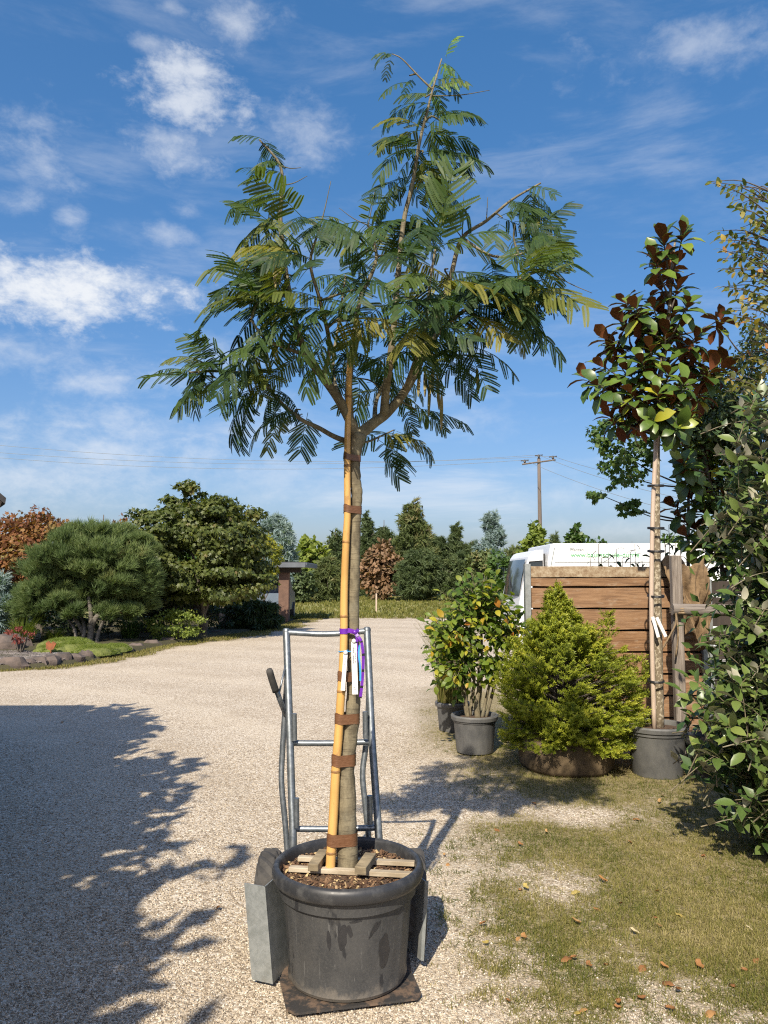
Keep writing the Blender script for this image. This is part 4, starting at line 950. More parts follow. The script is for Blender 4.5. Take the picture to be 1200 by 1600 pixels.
# ------------------------------------------------------------------ pots
def simple_pot(name, label, c, r, h, m='pot_grey', lip=.02, n=40):
    root = empty(name, c, label, 'plant pot')
    b = MB(); b.lathe([(.001, .004), (r * .80, .004), (r * .82, .02), (r * .93, h * .80), (r * .94, h * .82), (r * .975, h * .825), (r * .985, h - .045)], c, n); b.build('body', m, root, 40)
    l = MB(); l.lathe([(r * .985, h - .045), (r + .008, h - .042), (r + .012, h - .012), (r + .004, h), (r - .012, h), (r - .02, h - .01), (r - .022, h - .06)], c, n); l.build('rim', m, root, 40)
    s = MB(); s.lathe([(r - .02, h - .04), (r * .6, h - .03), (.001, h - .022)], c, 24); s.build('soil', 'soil', root, True); return root
def pot_from_px(name, label, px0, px1, base, top, m):
    g = ground_at((px0 + px1) / 2, base); r = (px1 - px0) / F * (g.y + .15) / 2; c = Vector((g.x, g.y + r * .85, 0)); zt = at(g.x, top, c.y - r).z
    simple_pot(name, label, c, r, max(.2, zt)); return c, r, zt
MAG, mr, mh = pot_from_px('plant_pot', 'large grey plastic pot holding the tall staked magnolia', 996, 1088, 1220, 1140, 'pot_grey')
ACE, ar, ah = pot_from_px('plant_pot', 'dark pot holding the autumn tinted shrub beside golden spruce', 711, 780, 1181, 1122, 'pot_black')
REE, rr_, rh = pot_from_px('plant_pot', 'black pot holding the reedy grass behind the autumn shrub', 684, 734, 1146, 1100, 'pot_black')
def rootball():
    g = ground_at(902, 1216); r = 137 / F * g.y / 2 + .03; b = MB(); b.lathe([(.001, 0), (r * .92, 0), (r, .04), (r * 1.03, .14), (r * .98, .24), (r * .8, .30), (.001, .31)], (g.x, g.y + r * .9, 0), 36, wob=lambda q, z: .025 * math.sin(q * 5 + z * 9) + .015 * math.sin(q * 11))
    o = b.build('rootball', 'rootball_cloth', None, True, origin=(g.x, g.y + r * .9, 0)); tag(o, 'low brown cloth wrapped root ball under the golden spruce', 'root ball'); return Vector((g.x, g.y + r * .9, .28)), r
SPR, sr = rootball()
g = ground_at(1128, 1225); simple_pot('plant_pot', 'black pot half hidden in shade under the leafy right shrub', Vector((g.x, g.y + .2, 0)), .2, .32, 'pot_black')

# golden spruce
def golden_spruce():
    root = empty('golden_spruce', SPR, 'broad golden green dwarf spruce with pointed top in front of fence', 'spruce'); Y = SPR.y
    zb = .18; zt = at(866, 921, Y).z; H = zt - zb
    # silhouette half widths (m) left and right of the stem axis by height fraction
    k = Y / F; cx = SPR.x
    tb = [(1192, 822, 975), (1165, 795, 998), (1120, 785, 1004), (1080, 780, 1004), (1050, 786, 996), (1020, 800, 974), (1000, 812, 952), (985, 826, 930), (965, 841, 900), (945, 852, 884), (930, 858, 876), (912, 864, 868)]
    zs = [at(866, a, Y).z for a, _, _ in tb]; xl = [at(b, a, Y).x for a, b, _ in tb]; xr = [at(c, a, Y).x for a, _, c in tb]
    stem = MB(); top = at(866, 920, Y); q = spline([(cx, Y, .2), (cx - .02, Y, .7), top], 6); stem.tube(q, taper(len(q), .035, .006), 8)
    pos = []; dr = []; rn = []
    def boughs(n, jut):
        for _ in range(n):
            f = random.random() ** 1.25; z = zb + f * H; l = np.interp(z, zs, xl); r = np.interp(z, zs, xr); a = random.random() * 6.283
            c = (l + r) / 2 * .65 + cx * .35; hw = (r - c) if math.cos(a) > 0 else (c - l)
            e = Vector((c + math.cos(a) * hw * jut, Y + math.sin(a) * (r - l) / 2 * jut, z)); s = Vector((cx, Y, max(.22, z - .20 - .1 * random.random()))); v = e - s
            tip = v.normalized() + Vector((0, 0, .22)); stem.tube([s, s.lerp(e, .55) + Vector((0, 0, .03)), e], [.009, .006, .003], 4, cap=False)
            br = random.random()
            L = .16 + .10 * random.random(); side = tip.cross(Vector((0, 0, 1))).normalized()
            for j in range(26):
                w = random.random(); off = random.uniform(-1, 1); b = e - v.normalized() * L * w + side * off * (.02 + L * w * .42) + Vector((0, 0, random.uniform(-.035, .025)))
                d = v.normalized() * .8 + side * off * .9 + Vector((0, 0, random.uniform(-.1, .45))); pos.append(b); dr.append(d); rn.append(min(1, max(0, .5 * br + .5 * random.random() - .1 + .28 * (1 - w))))
    boughs(150, 1.02); boughs(170, .9); boughs(120, .68)
    for i in range(160):    # leader and upright tips
        u = random.random() ** .7; z = zt - u * .42; a = random.random() * 6.28; r = .012 + u * .09; pos.append(Vector((top.x + math.cos(a) * r, Y + math.sin(a) * r, z))); dr.append(Vector((math.cos(a), math.sin(a), .8))); rn.append(random.random())
    for px, py in [(948, 965), (885, 950), (1000, 1035), (833, 985), (920, 1000), (800, 1005), (975, 1045), (785, 1045)]:
        p = at(px, py, Y - .05)
        for i in range(45): u = random.random(); a = random.random() * 6.28; r = .01 + u * .05; pos.append(p + Vector((math.cos(a) * r, math.sin(a) * r, -u * .2 + .03))); dr.append(Vector((math.cos(a), math.sin(a), 1.0))); rn.append(.3 + .6 * random.random())
    stem.build('trunk', 'bark_dark', root)
    pos = np.array(pos); dr = np.array(dr); me = scatter('crown', tpl_shoot(13, .115, .34), pos, frames(dr, np.array([0, 0, 1.0]) + unit(len(pos)) * .5), .058 + .03 * rng.random(len(pos)), 'spruce_needle', np.array(rn))
    o = link('crown', me, root); o['kind'] = 'stuff'
golden_spruce()

def reed():
    root = empty('reed_grass', (REE.x, REE.y, rh - .05), 'upright straw coloured reedy grass in the black pot', 'grass plant'); V = []; Fc = []; rn = []
    for i in range(700):
        a = random.random() * 6.283; r = random.random() ** .5 * rr_ * .9; b = Vector((REE.x + math.cos(a) * r, REE.y + math.sin(a) * r, rh - .05)); l = random.uniform(.45, 1.1); ln = random.uniform(.02, .26) * l; s = Vector((math.sin(a + random.uniform(-1, 1)), math.cos(a), 0)).normalized() * .0035; k = len(V)
        m1 = b + Vector((math.cos(a) * ln * .4, math.sin(a) * ln * .4, l * .6)); m2 = b + Vector((math.cos(a) * ln * 1.5, math.sin(a) * ln * 1.5, l * random.uniform(.85, 1.0)))
        V += [tuple(q) for q in (b - s, b + s, m1 + s, m1 - s, m2)]; Fc += [(k, k + 1, k + 2), (k, k + 2, k + 3), (k + 3, k + 2, k + 4)]; rn += [random.random()] * 5
    o = link('blades', mesh_np('blades', V, Fc, 'reed', rn), root); o['kind'] = 'stuff'
reed()

def shoots_plant(tips, base_fn, per, spacing, size, droop=.3, up=.5, jitter=.6):
    """leaves set alternately along the last part of each shoot; returns pos, dirs, normals"""
    P = []; D = []; Nn = []
    for tip, start in tips:
        v = (tip - start); L = v.length; v.normalize(); side = v.cross(Vector((0, 0, 1)));
        if side.length < .05: side = Vector((1, 0, 0))
        side.normalize()
        for j in range(per):
            t = j * spacing; p = tip - v * t
            if t > L * .97: break
            a = j * 2.4 + random.uniform(-.4, .4); b = side * math.cos(a) + v.cross(side) * math.sin(a)
            d = b * 1.0 + v * (.45 if j else 1.4) + Vector((0, 0, up * random.uniform(-.6, 1) - droop)); n = Vector((0, 0, 1)) + v * .2 + Vector((random.gauss(0, jitter), random.gauss(0, jitter) - .25, random.gauss(0, .2)))
            P.append(p); D.append(d); Nn.append(n)
    return np.array(P, float), np.array(D, float), np.array(Nn, float)

def autumn_shrub():
    root = empty('autumn_shrub', (ACE.x, ACE.y, ah), 'multi stemmed potted shrub with green, yellow and orange leaves', 'shrub'); Y = ACE.y
    st = MB(); tips = []; outline = [(758, 905), (740, 910), (720, 935), (705, 950), (690, 965), (700, 1000), (690, 1005), (715, 990), (735, 960), (760, 940), (775, 925), (785, 955), (775, 975), (800, 985), (760, 985), (745, 1000), (725, 1020), (710, 1030), (730, 1045), (755, 1030), (780, 1010), (790, 1000), (700, 1040), (765, 960), (750, 925), (715, 960), (735, 985), (770, 1000), (805, 1005), (745, 1055), (718, 1058), (690, 985), (728, 925), (765, 915), (790, 970), (812, 1000), (705, 980), (752, 975), (680, 975), (678, 1010), (685, 1040), (695, 1060), (800, 960), (790, 935), (815, 975), (770, 1040), (790, 1040), (705, 1070), (725, 1070), (690, 1050), (680, 995), (700, 1055), (735, 1040), (755, 1050)]
    forks = []
    for px, py in [(725, 1040), (748, 1030), (772, 1042), (735, 1000), (752, 975), (775, 1000), (715, 1020)]:
        e = at(px, py, Y + random.uniform(-.08, .08)); bx_ = ACE.x + (e.x - ACE.x) * .5 + random.uniform(-.03, .03); q = spline([(bx_, Y + random.uniform(-.06, .06), ah - .06), Vector((bx_, Y, ah)).lerp(e, .5) + Vector((random.uniform(-.05, .05), 0, 0)), e], 5); st.tube(q, taper(len(q), .017, .010), 8); forks.append(e)
    # the thick pale old stool in the middle
    q = spline([(ACE.x + .03, Y - .02, ah - .06), (ACE.x + .02, Y - .03, ah + .12), (ACE.x + .07, Y, ah + .30)], 5); st.tube(q, taper(len(q), .030, .016), 10)
    for px, py in outline:
        for r in range(8):
            tip = at(px + random.gauss(0, 9), py + random.gauss(0, 9), Y + random.uniform(-.28, .28)); s = min(forks, key=lambda f: (f - tip).length + max(0, f.z - tip.z)); tips.append((tip, s)); q = spline([s, s.lerp(tip, .5) + Vector((0, 0, .03)), tip], 3); st.tube(q, taper(len(q), .006, .002), 5, cap=False)
    st.build('trunk', 'bark_mimosa', root, True)
    P, D, Nn = shoots_plant(tips, None, 6, .045, .09, .35, .5)
    M = frames(D, Nn); T = tpl_leaf(.62, .07, .25); sz = .052 + .045 * rng.random(len(P)); a, b = split_visible(P, 300)
    tm = mesh_np('leaf', *T[:2], 'potted_leaf'); cr = link('crown', scatter('crown', T, P[b], M[b], sz[b], 'potted_leaf_mass'), root); cr['kind'] = 'stuff'
    place_leaves('leaf', [tm], cr, P[a], M[a], sz[a])
autumn_shrub()

# ------------------------------------------------------------------ magnolias
T_mag = two_sided(tpl_leaf(.54, .06, .35, (.04, .62, 1.0, .92, .06)), .014)
def rosettes(spots, Y, leaf, n, root, limbs_from, limb_r, lean=.5, upright=1.0, dy=.35, name='leaf', sparse=0):
    """branches to each spot and a whorl of leaves round its tip"""
    wood = MB(); P = []; D = []; Nn = []; S = []
    for px, py, *yy in spots:
        e = at(px, py, Y + (yy[0] if yy else random.uniform(-dy, dy))); f = min(1.0, max(.02, random.random())); s = limbs_from(e)
        q = spline([s, s.lerp(e, .55) + Vector((0, 0, -.03)), e], 4); wood.tube(q, taper(len(q), limb_r, limb_r * .45), 6, cap=False)
        out = (e - s); out.normalize(); ax = (out * lean + Vector((0, 0, upright))).normalized(); sd = ax.cross(Vector((1, .2, 0))).normalized(); s2 = ax.cross(sd)
        for j in range(n):
            a = j * 2.4 + random.uniform(-.3, .3); t = j / n; th = R((14 + 108 * t ** .9 if py < 470 else 26 + 108 * t ** .8) + random.uniform(-12, 12)); b = sd * math.cos(a) + s2 * math.sin(a); d = ax * math.cos(th) + b * math.sin(th); up = ax * math.sin(th) - b * math.cos(th) + Vector((-.25, -.85, .35)) * (1.35 * t if py > 440 else .55 * t)
            P.append(e - ax * (.01 + t * .13)); D.append(d); Nn.append(up); S.append(leaf * random.uniform(.7, 1.15))
    return wood, np.array(P, float), np.array(D, float), np.array(Nn, float), np.array(S)
def mag_leaves(root, cr, P, M, S):
    a, b = split_visible(P, 300); me = mesh_np('leaf', *T_mag[:2], ['magnolia_top', 'magnolia_under'], midx=T_mag[2], smooth=True); place_leaves('leaf', [me], cr, P[a], M[a], S[a])
    if len(b): o = link('more_leaves', scatter('more_leaves', T_mag, P[b], M[b], S[b], ['magnolia_top_mass', 'magnolia_under_mass']), root); o['kind'] = 'stuff'
def magnolia():
    Y = MAG.y; root = empty('magnolia_tree', (MAG.x, Y, mh - .03), 'tall slim magnolia with glossy leaves and rusty undersides in grey pot', 'tree')
    tr = [(1030, 1130), (1028, 1000), (1026, 850), (1026, 700), (1030, 600), (1040, 540), (1046, 480), (1050, 420), (1055, 375)]; p = [at(a, b, Y) for a, b in tr]; p[0].z = mh - .06; q = spline(p, 5)
    t = MB(); t.tube(q, taper(len(q), .040, .008, .9), 10); t.build('trunk', 'bark_magnolia', root, True)
    spots = [(1036, 372), (1068, 362), (1022, 402), (1048, 412), (1030, 438), (1060, 442), (1020, 478), (1042, 498), (975, 470), (992, 478), (1008, 505), (1076, 470), (1052, 486), (1128, 498), (948, 528), (958, 545), (972, 500), (1040, 520), (1088, 525), (1062, 545), (1112, 575), (914, 588), (932, 598), (962, 603), (978, 575), (1002, 562), (1028, 610), (1070, 595), (1098, 608), (1050, 628), (1000, 628), (950, 648), (985, 655), (1020, 655), (1060, 665), (1130, 570), (1010, 590), (1045, 580), (985, 610), (1080, 640), (940, 570), (1015, 540), (1075, 555), (1035, 640), (970, 630), (1100, 560), (1000, 520)]
    def start(e):
        c = [v for v in q if v.z < e.z - .10 and v.z > at(1027, 690, Y).z]; return min(c, key=lambda v: abs((e.z - .28) - v.z)) if c else q[len(q) // 2]
    w, P, D, Nn, S = rosettes(spots, Y, .165, 14, root, start, .010, .75, .7, .34)
    cr = w.build('crown', 'bark_dark', root, True)
    mag_leaves(root, cr, P, frames(D, Nn), S)
    # pale stake tied to the stem
    a = at(1022, 1128, Y - .06); a.z = mh - .05; b = [a, at(1018, 960, Y - .06), at(1020, 800, Y - .05), at(1026, 680, Y - .05), at(1029, 585, Y - .05)]; sq = spline(b, 6); st = MB().tube(sq, .019, 8).build('stake', 'bark_stake', None, True, origin=(a.x, a.y, a.z)); tag(st, 'pale straight stake tied along the magnolia trunk', 'stake')
    for py in (1064, 932, 862, 826, 760, 656):
        c = at(1024, py, Y - .02); r = MB()
        for k in (0, 1): r.tube([c + Vector((.062 * math.cos(u), .075 * math.sin(u) - .01, .008 * k + .006 * math.sin(u))) for u in np.linspace(0, 6.283, 16)], .006, 5)
        r.build('tie', 'cable_black', st)
    for dx, tilt in ((0, .25), (9, .42)):
        c = at(1020 + dx, 968, Y - .11); l = MB(); m = Matrix.Rotation(-tilt, 4, 'Y'); l.box(c + Vector((.02, 0, -.06)), (.026, .003, .17), m.to_3x3()); tag(l.build('plant_tag', 'tag_white', None), 'left of two white paper tags tied to the magnolia stake' if dx == 0 else 'right of two white paper tags tied to the magnolia stake', 'tag')
magnolia()
def magnolia_dark():
    Y = 7.75; g = Vector((at(1135, 900, Y).x, Y, 0)); root = empty('magnolia_shrub', g, 'dark glossy magnolia with large leaves between grey post and right shrub', 'shrub')
    q = spline([g, at(1133, 950, Y), at(1118, 800, Y), at(1095, 690, Y), at(1085, 640, Y)], 6); t = MB(); t.tube(q, taper(len(q), .03, .008), 8); q2 = spline([g + Vector((.05, 0, 0)), at(1145, 900, Y), at(1145, 760, Y), at(1135, 620, Y)], 6); t.tube(q2, taper(len(q2), .022, .008), 8); t.build('trunk', 'bark_dark', root, True)
    spots = [(1065, 720), (1092, 712), (1110, 740), (1075, 775), (1052, 790), (1100, 800), (1128, 770), (1085, 825), (1115, 845), (1070, 740), (1130, 650), (1150, 690), (1090, 670), (1135, 720), (1130, 820), (1110, 640), (1060, 690), (1100, 760), (1125, 868), (1140, 850), (1095, 850), (1070, 835), (1160, 740), (1150, 640), (1170, 700), (1165, 820), (1150, 780), (1125, 690), (1080, 640)]
    allq = q + q2
    def start(e): return min((v for v in allq if v.z < e.z - .05), key=lambda v: (v - e).length)
    w, P, D, Nn, S = rosettes(spots, Y, .20, 13, root, start, .010, .6, .6, .35)
    cr = w.build('crown', 'bark_dark', root, True); mag_leaves(root, cr, P, frames(D, Nn), S)
magnolia_dark()

# ------------------------------------------------------------------ leafy shrub at the right, near
def elaeagnus():
    cx, cyy = 2.62, 4.55; root = empty('silverberry_shrub', (cx, cyy, 0), 'big leafy evergreen shrub with pale leaf undersides at right edge', 'shrub')
    w = MB(); tips = []
    for i in range(7):
        a = i * .9; e = Vector((cx + math.cos(a) * .45, cyy + math.sin(a) * .35, 1.5 + .5 * random.random())); q = spline([(cx + math.cos(a) * .1, cyy + math.sin(a) * .1, 0), Vector((cx, cyy, .7)).lerp(e, .3), e], 5); w.tube(q, taper(len(q), .025, .01), 7)
    def add(tip, ln, d=None):
        d = d or (tip - Vector((cx, cyy, tip.z * .75 - .1))).normalized(); s = tip - d * ln + Vector((0, 0, -.05)); tips.append((tip, s)); q = spline([s, s.lerp(tip, .5) + Vector((0, 0, .02)), tip], 3); w.tube(q, taper(len(q), .004, .0015), 5, cap=False)
    # left outline as seen: py -> px of leaf tips
    prof = [(610, 1165), (660, 1150), (720, 1140), (780, 1135), (850, 1160), (900, 1165), (950, 1160), (1000, 1135), (1050, 1105), (1080, 1090), (1110, 1092), (1150, 1100), (1200, 1120), (1240, 1135), (1280, 1165), (1305, 1190)]
    for i in range(760):
        py = random.uniform(605, 1300); xl = np.interp(py, [a for a, _ in prof], [b for _, b in prof]); px = xl + 10 + (random.random() ** 1.1) * (1400 - xl) ; dep = 4.55 - .62 * math.sqrt(max(0, min(1, (px - xl) / 260))) + random.uniform(-.05, .45); tip = at(px, py, dep)
        add(tip, random.uniform(.22, .4), Vector((random.gauss(-.25 if px < xl + 120 else 0, .45), random.gauss(-.45, .3), random.gauss(.45, .4))).normalized())
    for px, py in [(1066, 1080), (1078, 1060), (1085, 1095), (1112, 1010), (1105, 1040), (1088, 1120), (1112, 1180), (1150, 1255), (1178, 1290), (1192, 1310), (1140, 960), (1150, 930), (1165, 640), (1180, 610), (1150, 690)]:
        tip = at(px, py, 4.35 + random.uniform(-.1, .1)); add(tip, .3, Vector((-.75, -.3, .35)).normalized())
    w.build('trunk', 'bark_mimosa', root, True)
    P, D, Nn = shoots_plant(tips, None, 11, .032, .08, .15, .5, .5)
    M = frames(D, Nn); T = two_sided(tpl_leaf(.48, .06, .18), .014); sz = .074 + .042 * rng.random(len(P)); a, b = split_visible(P, 300)
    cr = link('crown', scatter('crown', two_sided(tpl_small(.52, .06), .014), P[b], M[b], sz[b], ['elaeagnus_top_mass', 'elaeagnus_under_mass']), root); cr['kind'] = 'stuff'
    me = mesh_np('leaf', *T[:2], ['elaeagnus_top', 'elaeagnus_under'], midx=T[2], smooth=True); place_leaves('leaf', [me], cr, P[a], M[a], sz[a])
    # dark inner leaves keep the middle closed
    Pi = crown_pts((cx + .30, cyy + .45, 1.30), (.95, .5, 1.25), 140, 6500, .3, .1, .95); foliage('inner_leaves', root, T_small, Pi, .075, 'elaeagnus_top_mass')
elaeagnus()
def autumn_tree():
    Y = 6.2; root = empty('birch_tree', (at(1225, 900, Y).x, Y, 0), 'loose yellowing small leaved tree rising at upper right edge', 'tree'); g = root.location
    t = MB(); main = spline([g, (g.x, Y, 2), at(1222, 560, Y), at(1212, 420, Y), at(1205, 300, Y)], 6); t.tube(main, taper(len(main), .035, .008), 8); tips = []
    for px, py in [(1122, 288), (1140, 300), (1160, 315), (1118, 370), (1130, 375), (1150, 385), (1165, 360), (1180, 300), (1195, 330), (1140, 415), (1128, 405), (1160, 430), (1185, 400), (1135, 450), (1150, 470), (1170, 455), (1190, 470), (1145, 495), (1165, 510), (1185, 520), (1155, 540), (1180, 560), (1195, 590), (1145, 580), (1160, 610), (1200, 360), (1215, 290), (1220, 340), (1210, 430), (1130, 600), (1175, 640), (1150, 560), (1192, 540), (1172, 330), (1192, 440), (1178, 420)]:
        for r in range(3):
            tip = at(px + random.gauss(0, 8), py + random.gauss(0, 9), Y + random.uniform(-.3, .3)); c = [v for v in main if v.z < tip.z - .05]; s = min(c, key=lambda v: (v - tip).length) if c else main[3]; tips.append((tip, s.lerp(tip, .3))); q = spline([s, s.lerp(tip, .5) + Vector((0, 0, .05)), tip], 4); t.tube(q, taper(len(q), .007, .002), 5, cap=False)
    t.build('trunk', 'bark_dark', root, True); P, D, Nn = shoots_plant(tips, None, 8, .04, .05, .5, .3, .7); M = frames(D, Nn); T = tpl_leaf(.55, .05, .15); sz = .050 + .032 * rng.random(len(P)); a, b = split_visible(P, 300)
    cr = link('crown', scatter('crown', T, P[b], M[b], sz[b], 'autumn_leaf_mass'), root); cr['kind'] = 'stuff'; place_leaves('leaf', [mesh_np('leaf', *T[:2], 'autumn_leaf')], cr, P[a], M[a], sz[a])
autumn_tree()
def back_tree(name, label, Y, px, boxes, tpl, size, mats, n, twigs):
    g = Vector((at(px, 900, Y).x, Y, 0)); root = empty(name, g, label, 'tree'); t = MB(); top = at(px + 5, twigs[0][1], Y); q0 = spline([g, (g.x + .02, Y, 1.5), top], 6); t.tube(q0, taper(len(q0), .035, .008), 8)
    for a, b in twigs: e = at(a, b, Y + random.uniform(-.3, .3)); s = min(q0, key=lambda v: (v - e).length + 2 * max(0, v.z - e.z + .1)); q = spline([s, s.lerp(e, .5) + Vector((0, 0, -.04)), e], 4); t.tube(q, taper(len(q), .012, .003), 5, cap=False)
    t.build('trunk', 'bark_dark', root, True); Ps = []
    for a, b, rx, ry, f in boxes: c = at(a, b, Y); k = Y / F; Ps.append(crown_pts(c, (rx * k, .45, ry * k), max(8, int(n * f / 22)), int(n * f), .34, .2, .95, .6, down=.5))
    foliage('crown', root, tpl, [np.concatenate(z) for z in zip(*Ps)], size, mats)
back_tree('field_maple', 'small leaved green maple behind the magnolia trunk', 8.2, 1072, [(950, 680, 28, 45, .16), (975, 730, 38, 40, .16), (935, 770, 16, 14, .06), (985, 790, 28, 14, .06), (1000, 660, 40, 40, .16), (1075, 640, 60, 60, .4), (1110, 700, 60, 90, .5), (1000, 700, 30, 30, .08)], tpl_maple(5, .5), .055, 'green_leaf', 3200, [(1080, 600), (950, 660), (930, 770), (970, 740), (985, 795), (1000, 650), (1110, 620), (960, 700)])
back_tree('small_leaf_tree', 'dark small leaved tree filling the gap behind the right shrub', 7.6, 1170, [(1180, 560, 45, 60, .25), (1140, 640, 50, 60, .3), (1190, 680, 60, 80, .3), (1160, 780, 70, 90, .4), (1100, 660, 40, 60, .25), (1170, 900, 70, 60, .3)], T_small, .05, 'dark_leaf', 5200, [(1190, 500), (1130, 600), (1110, 640), (1120, 500), (1200, 600), (1180, 700)])
def seedling(label, spots, Y):
    g = at(spots[0][0], 900, Y); root = empty('potted_seedling', (g.x, Y, 0), label, 'plant'); t = MB(); P = []; D = []
    for px, py in spots:
        e = at(px, py, Y + random.uniform(-.15, .15)); q = spline([(e.x + random.uniform(-.05, .05), Y, .1), e.lerp(Vector((e.x, Y, 0)), .4), e], 5); t.tube(q, taper(len(q), .008, .003), 5)
        for j in range(9): P.append(q[-1].lerp(q[-5], j / 9)); a = j * 2.4; D.append((math.cos(a), math.sin(a) * .5, random.uniform(-.9, .5)))
    t.build('stem', 'bark_dark', root); P = np.array(P); D = np.array(D); cr = link('foliage', scatter('foliage', tpl_leaf(.34, .05, .5), P, frames(D, np.array([0, -.3, 1]) + unit(len(P)) * .5), .085 + .03 * rng.random(len(P)), 'dark_leaf'), root)
seedling('dark leafed seedling poking above the fence before the van lettering', [(922, 868), (935, 850), (950, 866), (963, 858), (985, 862), (992, 850), (1003, 868), (940, 872), (972, 872)], 8.4)
seedling('sparse dark twiggy seedling between magnolia trunk and grey post', [(1045, 820), (1055, 842), (1040, 850), (1062, 815), (1050, 868), (1038, 835)], 8.6)

# ------------------------------------------------------------------ trees and shed left of the frame (they shade the yard)
def shade_makers():
    root = empty('storage_shed', (-7.4, 3.4, 0), 'wooden shed just left of the view, its roof shading the yard', 'shed')
    MB().box((-7.6, 3.2, 1.45), (5.2, 5.6, 2.9), bev=.02).build('wall', 'shed_wood', root)
    MB().box((-7.4, 3.3, 3.02), (5.8, 6.2, .16), bev=.02).build('roof', 'roof_dark', root)
    MB().box((-4.975, 3.6, 1.05), (.05, 1.0, 2.1), bev=.01).build('door', 'post_brown', root)
    for i, (x, y, z, r, h) in enumerate([(-4.5, 4.6, 2.6, 1.2, 1.6), (-3.85, 2.4, 2.2, 1.55, 1.8), (-3.5, .3, 2.2, 1.75, 1.9), (-3.5, -1.9, 2.4, 1.9, 2.1), (-3.8, -4.2, 2.5, 2.0, 2.1)]):
        rt = empty('broadleaf_tree', (x, y, 0), ['first', 'second', 'third', 'fourth', 'fifth'][i] + ' leafy tree left of the view, counted from the meadow side, shading the gravel', 'tree', 'trees beside the shed'); t = MB()
        for k in range(6): a = k * 1.05; q = spline([(x, y, -.02), (x + .05 * math.cos(a), y + .05 * math.sin(a), z * .5), (x + math.cos(a) * r * .6, y + math.sin(a) * r * .6, z + h * .3)], 5); t.tube(q, taper(len(q), .08, .02), 7)
        t.build('trunk', 'bark_grey', rt, True); P = crown_pts((x, y, z), (r, r, h), 170, 13000, .30, .05, .92, .7); foliage('crown', rt, T_dia, P, .22, 'green_leaf')
shade_makers()

